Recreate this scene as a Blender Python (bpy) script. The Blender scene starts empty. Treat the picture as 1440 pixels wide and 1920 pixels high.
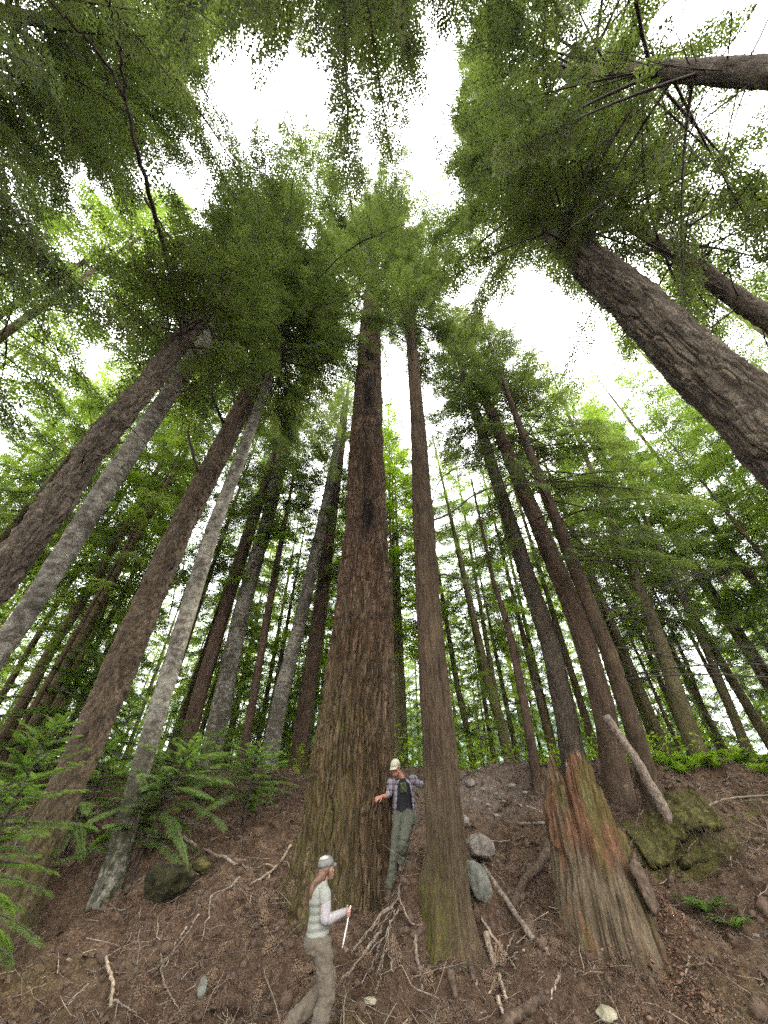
import bpy, math, random
import numpy as np
from mathutils import Vector, Matrix

RNG = np.random.default_rng(7)
random.seed(7)
SC = bpy.context.scene
COL = SC.collection
R = math.radians

# ------------------------------------------------------------------ camera geometry (photo pixels, 1440x1920)
PITCH = R(41.3)
CP, SP = math.cos(PITCH), math.sin(PITCH)
FPX = 721.0
CAM = np.array([0.0, 0.0, 1.65])


def ray(px, py):
    u, v = (px - 720) / FPX, (960 - py) / FPX
    return np.array([u, CP - v * SP, SP + v * CP])


def at(px, py, Y):
    d = ray(px, py)
    return CAM + d * (Y / d[1])


def atk(px, py, k):
    return CAM + ray(px, py) * k


def project(P):
    P = np.asarray(P, float) - CAM
    zc = P[..., 1] * CP + P[..., 2] * SP
    vc = P[..., 2] * CP - P[..., 1] * SP
    zc = np.where(zc < 0.05, 0.05, zc)
    return 720 + FPX * P[..., 0] / zc, 960 - FPX * vc / zc, zc


# ------------------------------------------------------------------ noise
def _hash(ix, iy, iz, seed):
    h = (ix.astype(np.int64) * 374761393 + iy.astype(np.int64) * 668265263 + iz.astype(np.int64) * 2147483647 + seed * 144665) & 0xFFFFFFFF
    h = ((h ^ (h >> 13)) * 1274126177) & 0xFFFFFFFF
    h = ((h ^ (h >> 15)) * 2246822519) & 0xFFFFFFFF
    return ((h ^ (h >> 16)) & 0xFFFFFF) / float(0xFFFFFF)


def vnoise(x, y, z, seed=0):
    x, y, z = np.broadcast_arrays(x, y, z)
    fx, fy, fz = np.floor(x), np.floor(y), np.floor(z)
    tx, ty, tz = x - fx, y - fy, z - fz
    tx, ty, tz = [t * t * t * (t * (t * 6 - 15) + 10) for t in (tx, ty, tz)]
    out = 0
    for dx in (0, 1):
        wx = tx if dx else 1 - tx
        for dy in (0, 1):
            wy = ty if dy else 1 - ty
            for dz in (0, 1):
                wz = tz if dz else 1 - tz
                out = out + wx * wy * wz * _hash(fx + dx, fy + dy, fz + dz, seed)
    return out


def fbm(x, y, z, oct=4, seed=0):
    s, a, t = 0, 0.5, 0
    for o in range(oct):
        s = s + a * vnoise(x * 2 ** o + o * 17.3, y * 2 ** o + o * 5.1, z * 2 ** o, seed + o)
        t += a
        a *= 0.5
    return s / t


def sstep(a, b, x):
    t = np.clip((x - a) / (b - a), 0, 1)
    return t * t * (3 - 2 * t)


# ------------------------------------------------------------------ mesh helpers
def make_mesh(name, V, F, mats, midx=None, attrs=None, fattrs=None, smooth=False):
    V = np.asarray(V, np.float32)
    F = np.asarray(F, np.int32)
    me = bpy.data.meshes.new(name)
    n, k = F.shape
    me.vertices.add(len(V))
    me.vertices.foreach_set('co', V.ravel())
    me.loops.add(n * k)
    me.loops.foreach_set('vertex_index', F.ravel())
    me.polygons.add(n)
    me.polygons.foreach_set('loop_start', np.arange(0, n * k, k, dtype=np.int32))
    if midx is not None:
        me.polygons.foreach_set('material_index', np.asarray(midx, np.int32))
    if smooth:
        me.polygons.foreach_set('use_smooth', np.ones(n, bool))
    for m in (mats if isinstance(mats, (list, tuple)) else [mats]):
        me.materials.append(m)
    me.update(calc_edges=True)
    for nm, a in (attrs or {}).items():
        me.attributes.new(nm, 'FLOAT', 'POINT').data.foreach_set('value', np.asarray(a, np.float32))
    for nm, a in (fattrs or {}).items():
        me.attributes.new(nm, 'FLOAT', 'FACE').data.foreach_set('value', np.asarray(a, np.float32))
    return me


def link(name, me, parent=None, loc=None):
    o = bpy.data.objects.new(name, me)
    COL.objects.link(o)
    if parent is not None:
        o.parent = parent
    if loc is not None:
        o.location = loc
    return o


def tag(o, label=None, cat=None, group=None, kind=None):
    if label: o['label'] = label
    if cat: o['category'] = cat
    if group: o['group'] = group
    if kind: o['kind'] = kind
    return o


def empty(name, loc, label, cat, group=None):
    o = bpy.data.objects.new(name, None)
    o.empty_display_size = 0.2
    COL.objects.link(o)
    o.location = Vector([float(v) for v in loc])
    return tag(o, label, cat, group)


def tube_arrays(P, rad, nseg=6, cap=True, flat=1.0):
    """tapered tube along a polyline; returns verts, quads"""
    P = np.asarray(P, float)
    n = len(P)
    rad = np.broadcast_to(np.asarray(rad, float), (n,))
    T = np.gradient(P, axis=0)
    T /= np.linalg.norm(T, axis=1, keepdims=True) + 1e-9
    ref = np.array([0.13, 0.31, 0.94]) if abs(T[0, 2]) < 0.85 else np.array([0.94, 0.31, 0.13])
    A = np.cross(T, ref)
    A /= np.linalg.norm(A, axis=1, keepdims=True) + 1e-9
    B = np.cross(T, A)
    th = np.linspace(0, 2 * np.pi, nseg, endpoint=False)
    V = P[:, None, :] + rad[:, None, None] * (np.cos(th)[None, :, None] * A[:, None, :] + flat * np.sin(th)[None, :, None] * B[:, None, :])
    V = V.reshape(-1, 3)
    i = np.arange(n - 1)[:, None] * nseg
    j = np.arange(nseg)[None, :]
    j2 = (j + 1) % nseg
    F = np.stack([i + j, i + j2, i + nseg + j2, i + nseg + j], -1).reshape(-1, 4)
    if cap:
        V = np.vstack([V, P[0], P[-1]])
        c0, c1 = len(V) - 2, len(V) - 1
        jj = np.arange(nseg)
        e = (n - 1) * nseg
        F = np.vstack([F, np.stack([np.full(nseg, c0), (jj + 1) % nseg, jj, np.full(nseg, c0)], -1),
                       np.stack([np.full(nseg, c1), e + jj, e + (jj + 1) % nseg, np.full(nseg, c1)], -1)])
    return V, F


def fix_quads(F):
    """quads whose last index repeats the first -> split out as triangles; all returned as triangles"""
    F = np.asarray(F)
    deg = F[:, 3] == F[:, 0]
    t0 = F[deg][:, :3]
    q = F[~deg]
    return np.vstack([t0, q[:, [0, 1, 2]], q[:, [0, 2, 3]]])


def join_arrays(parts):
    Vs, Fs, o = [], [], 0
    for V, F in parts:
        Vs.append(V)
        Fs.append(F + o)
        o += len(V)
    return np.vstack(Vs), np.vstack(Fs)


def smooth_path(P, n):
    """Catmull-Rom through the points"""
    P = np.asarray(P, float)
    if len(P) == 2:
        t = np.linspace(0, 1, n)[:, None]
        return P[0] * (1 - t) + P[1] * t
    Q = np.vstack([2 * P[0] - P[1], P, 2 * P[-1] - P[-2]])
    out = []
    for s in np.linspace(0, len(P) - 1 - 1e-6, n):
        i = int(s)
        t = s - i
        a, b, c, d = Q[i], Q[i + 1], Q[i + 2], Q[i + 3]
        out.append(0.5 * (2 * b + (c - a) * t + (2 * a - 5 * b + 4 * c - d) * t * t + (3 * b - a - 3 * c + d) * t ** 3))
    return np.array(out)


# ------------------------------------------------------------------ materials
def nodes_of(name):
    m = bpy.data.materials.new(name)
    m.use_nodes = True
    nt = m.node_tree
    nt.nodes.clear()
    out = nt.nodes.new('ShaderNodeOutputMaterial')
    return m, nt, out


def N(nt, typ, **kw):
    n = nt.nodes.new(typ)
    for k, v in kw.items():
        if k.startswith('i_'):
            key = k[2:]
            key = int(key) if key.isdigit() else key.replace('_', ' ')
            n.inputs[key].default_value = v
        else:
            setattr(n, k, v)
    return n


def ramp(nt, fac, stops, interp='LINEAR'):
    r = nt.nodes.new('ShaderNodeValToRGB')
    r.color_ramp.interpolation = interp
    el = r.color_ramp.elements
    while len(el) < len(stops):
        el.new(0.5)
    for e, (p, c) in zip(el, stops):
        e.position = p
        e.color = (c[0], c[1], c[2], 1) if hasattr(c, '__len__') else (c, c, c, 1)
    nt.links.new(fac, r.inputs[0])
    return r.outputs[0]


def mixc(nt, fac, a, b, mode='MIX'):
    m = nt.nodes.new('ShaderNodeMix')
    m.data_type = 'RGBA'
    m.blend_type = mode
    L = nt.links.new
    for s, v in ((m.inputs[0], fac), (m.inputs[6], a), (m.inputs[7], b)):
        if hasattr(v, 'is_linked') or hasattr(v, 'links'):
            L(v, s)
        elif hasattr(v, '__len__'):
            s.default_value = (v[0], v[1], v[2], 1)
        else:
            s.default_value = v
    return m.outputs[2]


def mth(nt, op, a, b=0.0, clamp=False):
    m = nt.nodes.new('ShaderNodeMath')
    m.operation = op
    m.use_clamp = clamp
    for s, v in ((m.inputs[0], a), (m.inputs[1], b)):
        if hasattr(v, 'links'):
            nt.links.new(v, s)
        else:
            s.default_value = v
    return m.outputs[0]


def coords(nt, scale=(1, 1, 1), kind='Object'):
    tc = nt.nodes.new('ShaderNodeTexCoord')
    mp = nt.nodes.new('ShaderNodeMapping')
    mp.inputs['Scale'].default_value = scale
    nt.links.new(tc.outputs[kind], mp.inputs['Vector'])
    return mp.outputs[0]


def noise(nt, vec, scale, detail=6, rough=0.6, dist=0.0):
    n = N(nt, 'ShaderNodeTexNoise', i_Scale=scale, i_Detail=detail, i_Roughness=rough, i_Distortion=dist)
    nt.links.new(vec, n.inputs['Vector'])
    return n.outputs['Fac']


def attr(nt, name):
    a = nt.nodes.new('ShaderNodeAttribute')
    a.attribute_name = name
    return a.outputs['Fac']


def bsdf(nt, out, col, rough=0.9, bump=None, bstr=0.5, bdist=0.02, spec=0.2):
    p = N(nt, 'ShaderNodeBsdfPrincipled')
    p.inputs['Specular IOR Level'].default_value = spec
    if hasattr(col, 'links'):
        nt.links.new(col, p.inputs['Base Color'])
    else:
        p.inputs['Base Color'].default_value = (*col, 1)
    if hasattr(rough, 'links'):
        nt.links.new(rough, p.inputs['Roughness'])
    else:
        p.inputs['Roughness'].default_value = rough
    if bump is not None:
        b = N(nt, 'ShaderNodeBump', i_Strength=bstr, i_Distance=bdist)
        nt.links.new(bump, b.inputs['Height'])
        nt.links.new(b.outputs[0], p.inputs['Normal'])
    nt.links.new(p.outputs[0], out.inputs['Surface'])
    return p


def bark_mat(name, dark, light, sxy=9, sz=1.6, lichen=0.0, lich_col=(0.32, 0.31, 0.28), bump=0.6, bdist=0.02, warm=None, horiz=False, mossc=((0.03, 0.03, 0.006), (0.115, 0.105, 0.022))):
    m, nt, out = nodes_of(name)
    v = coords(nt, (sxy, sxy, sz))
    n1 = noise(nt, v, 1.0, 9, 0.65, 0.3)
    v2 = coords(nt, (sxy * 3, sxy * 3, sz * (9 if horiz else 2)))
    n2 = noise(nt, v2, 1.0, 6, 0.7)
    vo = N(nt, 'ShaderNodeTexVoronoi', feature='DISTANCE_TO_EDGE', i_Scale=1.0)
    v3 = coords(nt, (sxy * 1.6, sxy * 1.6, sz * 1.2))
    dv = N(nt, 'ShaderNodeVectorMath', operation='ADD')
    ns = N(nt, 'ShaderNodeTexNoise', i_Scale=2.0, i_Detail=3)
    nt.links.new(v3, ns.inputs['Vector'])
    nt.links.new(v3, dv.inputs[0])
    nt.links.new(ns.outputs['Color'], dv.inputs[1])
    nt.links.new(dv.outputs[0], vo.inputs['Vector'])
    crack = ramp(nt, vo.outputs['Distance'], [(0.0, 0.0), (0.16, 1.0)])
    f = mth(nt, 'ADD', mth(nt, 'MULTIPLY', n1, 0.6), mth(nt, 'MULTIPLY', n2, 0.4))
    c = ramp(nt, f, [(0.3, dark), (0.52, [(a + b) / 2 for a, b in zip(dark, light)]), (0.72, light)])
    if warm is not None:
        nw = noise(nt, coords(nt, (1.6, 1.6, 0.5)), 1.0, 4, 0.6)
        c = mixc(nt, ramp(nt, nw, [(0.42, 0.0), (0.62, 0.8)]), c, mixc(nt, f, warm, [w * 1.6 for w in warm]))
    c = mixc(nt, mth(nt, 'MULTIPLY', mth(nt, 'SUBTRACT', 1.0, crack), 0.35), c, [d * 0.6 for d in dark])
    if lichen > 0:
        nl = noise(nt, coords(nt, (5.5, 5.5, 8.5)), 1.0, 9, 0.75, 0.35)
        nl2 = noise(nt, coords(nt, (1.2, 1.2, 0.7)), 1.0, 3, 0.6)
        s = mth(nt, 'ADD', mth(nt, 'MULTIPLY', nl, 0.65), mth(nt, 'MULTIPLY', nl2, 0.35))
        msk = ramp(nt, s, [(0.58 - 0.2 * lichen, 0.0), (0.70 - 0.2 * lichen, 1.0)])
        lc = mixc(nt, n2, [q * 0.6 for q in lich_col], [q * 1.25 for q in lich_col])
        c = mixc(nt, mth(nt, 'MULTIPLY', msk, 0.85), c, lc)
    c = mixc(nt, mth(nt, 'MULTIPLY', attr(nt, 'furrow'), 0.62), c, [d * 0.45 for d in dark])  # darker inner bark, plus crevice shade painted into the furrow colour
    nbig = noise(nt, coords(nt, (2.6, 2.6, 1.1)), 1.0, 5, 0.65, 0.4)
    c = mixc(nt, 1.0, c, ramp(nt, nbig, [(0.36, (0.62, 0.6, 0.52)), (0.5, (1.0, 0.98, 0.87)), (0.66, (1.4, 1.37, 1.17))]), 'MULTIPLY')
    st = attr(nt, 'stain')
    c = mixc(nt, st, c, (0.012, 0.009, 0.008))
    ms = attr(nt, 'moss')
    nm = noise(nt, coords(nt, (14, 14, 9)), 1.0, 6, 0.7)
    mf = mth(nt, 'MULTIPLY', ms, ramp(nt, nm, [(0.38, 0.0), (0.6, 1.0)]))
    mc = mixc(nt, n2, mossc[0], mossc[1])
    c = mixc(nt, mf, c, mc)
    h = mth(nt, 'ADD', mth(nt, 'MULTIPLY', f, 1.0), mth(nt, 'MULTIPLY', crack, 0.5))
    bsdf(nt, out, c, 0.92, h, bump, bdist, 0.15)
    return m


def leaf_mat(name, c0, c1, c2, trans=0.45, tcol=None, rough=0.5):
    m, nt, out = nodes_of(name)
    t = attr(nt, 'tint')
    nn = noise(nt, coords(nt, (0.35, 0.35, 0.35)), 1.0, 3, 0.6)
    f = mth(nt, 'ADD', mth(nt, 'MULTIPLY', t, 0.62), mth(nt, 'MULTIPLY', nn, 0.42))
    c = ramp(nt, f, [(0.2, c0), (0.5, c1), (0.85, c2)])
    p = N(nt, 'ShaderNodeBsdfPrincipled', i_Roughness=rough)
    p.inputs['Specular IOR Level'].default_value = 0.12
    nt.links.new(c, p.inputs['Base Color'])
    tr = N(nt, 'ShaderNodeBsdfTranslucent')
    tc = mixc(nt, 1.0, c, tcol or (1.5, 1.75, 0.75), 'MULTIPLY')
    nt.links.new(tc, tr.inputs['Color'])
    mx = N(nt, 'ShaderNodeMixShader', i_0=trans)
    nt.links.new(p.outputs[0], mx.inputs[1])
    nt.links.new(tr.outputs[0], mx.inputs[2])
    nt.links.new(mx.outputs[0], out.inputs['Surface'])
    return m


def simple_mat(name, ca, cb, scale=(8, 8, 8), rough=0.85, bump=0.4, bdist=0.01, cc=None, spec=0.2, kind='Object'):
    m, nt, out = nodes_of(name)
    v = coords(nt, scale, kind)
    n1 = noise(nt, v, 1.0, 8, 0.65, 0.2)
    c = ramp(nt, n1, [(0.35, ca), (0.65, cb)] if cc is None else [(0.3, ca), (0.5, cb), (0.68, cc)])
    bsdf(nt, out, c, rough, n1, bump, bdist, spec)
    return m


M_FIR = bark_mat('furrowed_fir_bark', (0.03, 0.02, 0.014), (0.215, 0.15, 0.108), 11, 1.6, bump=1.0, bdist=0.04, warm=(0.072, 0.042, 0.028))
M_BROWN = bark_mat('brown_hemlock_bark', (0.036, 0.026, 0.019), (0.15, 0.112, 0.085), 26, 9, lichen=0.15, lich_col=(0.24, 0.2, 0.165), bump=0.8, bdist=0.012)
M_CEDAR = bark_mat('stringy_brown_bark', (0.032, 0.022, 0.015), (0.125, 0.09, 0.063), 34, 4.5, bump=0.9, bdist=0.012)
M_RED = bark_mat('dark_red_bark', (0.042, 0.028, 0.021), (0.145, 0.1, 0.077), 30, 5.0, lichen=0.05, bump=0.7, bdist=0.01)
M_GREY = bark_mat('grey_scaly_bark', (0.042, 0.033, 0.027), (0.145, 0.117, 0.097), 18, 12, lichen=0.22, lich_col=(0.24, 0.22, 0.19), bump=0.9, bdist=0.02)
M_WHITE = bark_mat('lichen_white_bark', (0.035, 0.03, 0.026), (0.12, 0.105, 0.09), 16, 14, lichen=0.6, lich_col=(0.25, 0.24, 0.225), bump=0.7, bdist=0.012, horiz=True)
M_WHITEM = bark_mat('lichen_white_bark_shaded_moss', (0.035, 0.03, 0.026), (0.12, 0.105, 0.09), 16, 14, lichen=0.6, lich_col=(0.25, 0.24, 0.225), bump=0.7, bdist=0.012, horiz=True, mossc=((0.01, 0.012, 0.005), (0.04, 0.042, 0.014)))  # moss colour darkened so the trunk foot carries painted shade of the hollow
M_PALE = bark_mat('pale_mossy_bark', (0.05, 0.04, 0.025), (0.2, 0.165, 0.11), 20, 6, lichen=0.2, bump=0.6)
M_TWIG = simple_mat('twig_bark', (0.022, 0.017, 0.013), (0.06, 0.048, 0.04), (20, 20, 20))
M_DEADTWIG = simple_mat('dead_twig_wood', (0.03, 0.024, 0.02), (0.1, 0.085, 0.07), (20, 20, 20))
M_PALEWOOD = simple_mat('bleached_wood', (0.11, 0.08, 0.055), (0.38, 0.3, 0.22), (30, 30, 12))
M_GREYWOOD = simple_mat('weathered_stick_wood', (0.05, 0.038, 0.028), (0.25, 0.2, 0.155), (25, 25, 14))
M_DARKWOOD = simple_mat('rotten_branch_wood', (0.026, 0.018, 0.012), (0.115, 0.08, 0.055), (16, 16, 16), 0.95, 0.8)
M_LEAF = leaf_mat('fir_needles', (0.034, 0.043, 0.018), (0.075, 0.092, 0.036), (0.128, 0.15, 0.056), 0.54, (1.45, 1.62, 0.8), rough=0.65)
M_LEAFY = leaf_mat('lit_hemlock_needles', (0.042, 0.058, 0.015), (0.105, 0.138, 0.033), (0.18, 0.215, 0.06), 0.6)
M_SAP = leaf_mat('sapling_needles', (0.05, 0.082, 0.022), (0.105, 0.165, 0.042), (0.17, 0.235, 0.072), 0.5)
M_BROAD = leaf_mat('broad_leaves', (0.08, 0.12, 0.015), (0.16, 0.22, 0.022), (0.24, 0.3, 0.04), 0.58)
M_FERN = leaf_mat('fern_fronds', (0.08, 0.13, 0.015), (0.15, 0.22, 0.025), (0.22, 0.3, 0.04), 0.55)
M_DUFF = leaf_mat('dead_bracken', (0.038, 0.021, 0.013), (0.085, 0.056, 0.037), (0.18, 0.122, 0.08), 0.12, (1.2, 1.0, 0.8), 0.9)

# ------------------------------------------------------------------ terrain


def foot(x):
    return 6.15 + 0.25 * np.sin(x * 0.55 + 0.6) + 0.12 * np.sin(x * 1.7)


def gz0(x, y, fine=True):
    x = np.asarray(x, float)
    y = np.asarray(y, float)
    f = foot(x)
    t = np.clip((y - f) / 6.9, -0.2, 1.15)
    z = 3.3 * np.where(t < 0.06, 0, np.where(t < 0.16, (t - 0.06) ** 2 / 0.2, t - 0.11)) / 0.89
    z = np.minimum(z, 3.3)
    crest = 0.16 * np.exp(-((y - f - 6.9) / 0.8) ** 2)
    z = z + crest * (t > 0.5) * 0.6
    bank = sstep(0.0, 0.12, t) * (1 - 0.65 * sstep(0.95, 1.15, t))
    near = np.exp(-np.maximum(np.abs(x) - 20, 0) / 10) * np.exp(-np.maximum(y - 25, 0) / 20)
    z = z + near * (0.25 + bank * 0.75) * (0.75 * (fbm(x * 0.55, y * 0.55, 0 * x, 3, 11) - 0.5) + 0.34 * (fbm(x * 1.9, y * 1.9, 0 * x, 3, 21) - 0.5))
    # hollows: under the tree at the left, beside the red stump, and behind the second trunk
    for hx, hy, sx, sy, dep in ((-5.1, 8.75, 0.8, 0.36, 0.75), (5.68, 9.68, 0.6, 0.34, 0.95), (0.45, 7.6, 0.35, 0.35, 0.42), (4.1, 10.2, 0.4, 0.5, 0.4)):
        z = z - dep * np.exp(-((x - hx) / sx) ** 2 - ((y - hy) / sy) ** 2)
    # hummocks: the roots the man stands on and the step under the woman's back foot
    for hx, hy, sx, sy, up in ((-2.2, 8.2, 0.7, 0.4, 0.15),):
        z = z + up * np.exp(-((x - hx) / sx) ** 2 - ((y - hy) / sy) ** 2)
    z = z + 0 * x + 0.14 * np.exp(-((x + 1.0) / 0.22) ** 2 - ((y - 6.7) / 0.22) ** 2)
    # ledge over the hollow on the right
    z = z + 0.5 * np.exp(-((x - 5.9) / 1.5) ** 2 - ((y - 10.4) / 0.4) ** 2)
    z = z + 0.22 * np.exp(-((x + 5.0) / 1.3) ** 2 - ((y - 9.2) / 0.45) ** 2)
    if fine:
        z = z + near * (0.2 * (fbm(x * 5.5, y * 5.5, 0 * x, 3, 31) - 0.5) + 0.06 * (vnoise(x * 16, y * 16, 0 * x, 35) - 0.5))
    # beyond the terrace the land falls to the valley
    z = z - 26 * sstep(70, 260, y)
    return z


# the bank is brought through the points where things visibly stand on it
ANCH = []
for a_, b_, y_ in ((846, 1812, 7.5), (640, 1702, 8.3), (560, 1690, 8.7), (735, 1690, 8.35), (1150, 1812, 7.3), (1235, 1700, 7.9), (1045, 1720, 7.9), (748, 1652, 8.6), (783, 1600, 8.3), (195, 1705, 8.6), (288, 1712, 8.4), (590, 1990, 6.45), (800, 1815, 7.45), (900, 1828, 7.4), (905, 1625, 8.6), (430, 1625, 9.0), (700, 1850, 7.1), (960, 1500, 12.2), (1000, 1800, 7.4)):
    q_ = at(a_, b_, y_)
    ANCH.append((q_[0], q_[1], q_[2]))
ANCH = np.array(ANCH)
_D = np.exp(-((ANCH[:, None, 0] - ANCH[None, :, 0]) ** 2 + (ANCH[:, None, 1] - ANCH[None, :, 1]) ** 2) / 0.5 ** 2)
ANW = np.linalg.solve(_D + 0.12 * np.eye(len(ANCH)), ANCH[:, 2] - gz0(ANCH[:, 0], ANCH[:, 1], False))
print('anchors', np.round(ANW, 2))


def gz(x, y, fine=True):
    z = gz0(x, y, fine)
    x = np.asarray(x, float)
    y = np.asarray(y, float)
    for (ax, ay, _), w in zip(ANCH, ANW):
        z = z + w * np.exp(-((x - ax) ** 2 + (y - ay) ** 2) / 0.25)
    return z


def hit(px, py):
    d = ray(px, py)
    for lo, hi, n in ((2.0, 30.0, 1400),):
        k = np.linspace(lo, hi, n)
        Q = CAM + d * k[:, None]
        b = Q[:, 2] < gz(Q[:, 0], Q[:, 1])
        if b.any():
            i = int(np.argmax(b))
            k = np.linspace(k[max(i - 1, 0)], k[i], 24)
            Q = CAM + d * k[:, None]
            b = Q[:, 2] < gz(Q[:, 0], Q[:, 1])
            return Q[int(np.argmax(b))].copy()
    return CAM + d * 14.0


def geo(a, b, n, r):
    s = np.cumsum(r ** np.arange(n))
    return a + (b - a) * s / s[-1]


xs = np.concatenate([geo(-12.5, -1800, 46, 1.16)[::-1], np.arange(-12.5, 12.51, 0.055), geo(12.5, 1800, 46, 1.16)])
ys = np.concatenate([geo(-6, -400, 18, 1.4)[::-1], np.arange(-6, 4.0, 0.3), np.arange(4.0, 14.6, 0.05), np.arange(14.6, 40, 0.6), geo(40, 2200, 40, 1.13)])
GX, GY = np.meshgrid(xs, ys)
GZ = gz(GX, GY)
nx, ny = len(xs), len(ys)
idx = np.arange(nx * ny).reshape(ny, nx)
GF = np.stack([idx[:-1, :-1], idx[:-1, 1:], idx[1:, 1:], idx[1:, :-1]], -1).reshape(-1, 4)
GV = np.stack([GX, GY, GZ], -1).reshape(-1, 3)
# soil kinds with shapes of their own: moss cushions and stony crest soil
moss = np.zeros_like(GX)
for mx, my, sx, sy, a in ((5.6, 9.9, 1.5, 0.4, 1.0), (4.55, 10.6, 0.7, 0.35, 0.9), (-3.4, 9.3, 0.35, 0.25, 0.9), (7.6, 10.9, 2.0, 0.3, 0.8), (5.2, 7.2, 1.6, 0.5, 0.35), (-0.4, 6.7, 0.6, 0.25, 0.3), (-4.4, 7.4, 0.7, 0.3, 0.4)):
    moss = np.maximum(moss, a * np.exp(-((GX - mx) / sx) ** 2 - ((GY - my) / sy) ** 2))
moss = np.clip(moss * (0.35 + 1.3 * fbm(GX * 3, GY * 3, 0 * GX, 3, 77)), 0, 1)
stony = sstep(0.62, 0.82, (GY - foot(GX)) / 6.9) * np.exp(-((GX - 2.6) / 2.2) ** 2)
terr = sstep(0.98, 1.08, (GY - foot(GX)) / 6.9)

m_ground, nt, out = nodes_of('forest_duff')
v = coords(nt, (1, 1, 1))
na = noise(nt, v, 1.3, 5, 0.6, 0.4)
nb = noise(nt, v, 9.0, 8, 0.7, 0.5)
nc = noise(nt, v, 42.0, 6, 0.75)
ff = mth(nt, 'ADD', mth(nt, 'MULTIPLY', nb, 0.55), mth(nt, 'MULTIPLY', nc, 0.45))
cg = ramp(nt, ff, [(0.34, (0.018, 0.013, 0.01)), (0.48, (0.058, 0.037, 0.023)), (0.58, (0.098, 0.067, 0.046)), (0.7, (0.215, 0.158, 0.11))])
cr = ramp(nt, ff, [(0.36, (0.02, 0.012, 0.008)), (0.5, (0.075, 0.046, 0.03)), (0.68, (0.195, 0.126, 0.084))])
cg = mixc(nt, ramp(nt, na, [(0.42, 0.0), (0.6, 0.85)]), cg, cr)
stn = ramp(nt, ff, [(0.35, (0.045, 0.036, 0.03)), (0.55, (0.13, 0.105, 0.088)), (0.7, (0.26, 0.22, 0.19))])
cg = mixc(nt, mth(nt, 'MULTIPLY', attr(nt, 'stony'), 0.8), cg, stn)
cg = mixc(nt, attr(nt, 'moss'), cg, ramp(nt, ff, [(0.38, (0.025, 0.023, 0.008)), (0.6, (0.085, 0.078, 0.02)), (0.75, (0.15, 0.135, 0.045))]))
cg = mixc(nt, mth(nt, 'MULTIPLY', attr(nt, 'terrace'), 0.75), cg, ramp(nt, ff, [(0.35, (0.03, 0.04, 0.01)), (0.6, (0.09, 0.12, 0.03))]))
bsdf(nt, out, cg, 0.95, ff, 0.9, 0.05, 0.1)
me = make_mesh('ground', GV, GF, m_ground, attrs={'moss': moss.ravel(), 'stony': stony.ravel(), 'terrace': terr.ravel()}, smooth=True)
tag(link('ground', me), kind='structure')

# the mountain across the valley
mxs = np.linspace(-2600, 2600, 180)
mys = np.linspace(1000, 2100, 60)
MX, MY = np.meshgrid(mxs, mys)
prof = sstep(1000, 1600, MY)
MZ = -40 + prof * (330 + 110 * np.sin(MX / 520 + 0.8) + 140 * (fbm(MX / 300, MY / 300, 0 * MX, 5, 3) - 0.5))
nx2 = len(mxs)
ix = np.arange(MX.size).reshape(MX.shape)
MF = np.stack([ix[:-1, :-1], ix[:-1, 1:], ix[1:, 1:], ix[1:, :-1]], -1).reshape(-1, 4)
M_MOUNT = simple_mat('forested_slope', (0.03, 0.06, 0.035), (0.08, 0.13, 0.07), (0.02, 0.02, 0.02), bump=0.6, bdist=8)
tag(link('mountain', make_mesh('mountain', np.stack([MX, MY, MZ], -1).reshape(-1, 3), MF, M_MOUNT, smooth=True)), kind='structure')

# ------------------------------------------------------------------ trunks
SKYGAPS = [
    [(352, 165), (400, 75), (440, 35), (500, 45), (515, 115), (590, 110), (670, 195), (745, 190), (762, 140), (830, 110), (850, -10), (900, -10), (885, 80), (862, 150), (858, 250), (868, 325), (845, 355), (805, 330), (772, 280), (735, 240), (690, 222), (640, 212), (600, 178), (530, 165), (480, 180), (430, 185), (385, 195)],
    [(65, 330), (130, 345), (200, 300), (232, 330), (238, 430), (190, 425), (150, 440), (110, 470), (60, 445)],
    [(960, 490), (1010, 475), (1060, 492), (1110, 560), (1080, 620), (1050, 640), (1000, 600), (955, 560)],
    [(1225, -10), (1450, -10), (1450, 95), (1320, 112), (1250, 108), (1212, 60)],
    [(664, 575), (684, 575), (672, 650), (660, 640)],
    [(724, 610), (752, 640), (760, 720), (724, 740)],
]


def in_gaps(px, py):
    r = np.zeros(np.shape(px), bool)
    for poly in SKYGAPS:
        c = np.zeros(np.shape(px), bool)
        n = len(poly)
        for i in range(n):
            x1, y1 = poly[i]
            x2, y2 = poly[(i + 1) % n]
            if y1 == y2:
                continue
            cond = ((y1 > py) != (y2 > py)) & (px < (x2 - x1) * (py - y1) / (y2 - y1) + x1)
            c ^= cond
        r |= c
    return r


class Trunk:
    pass


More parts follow.
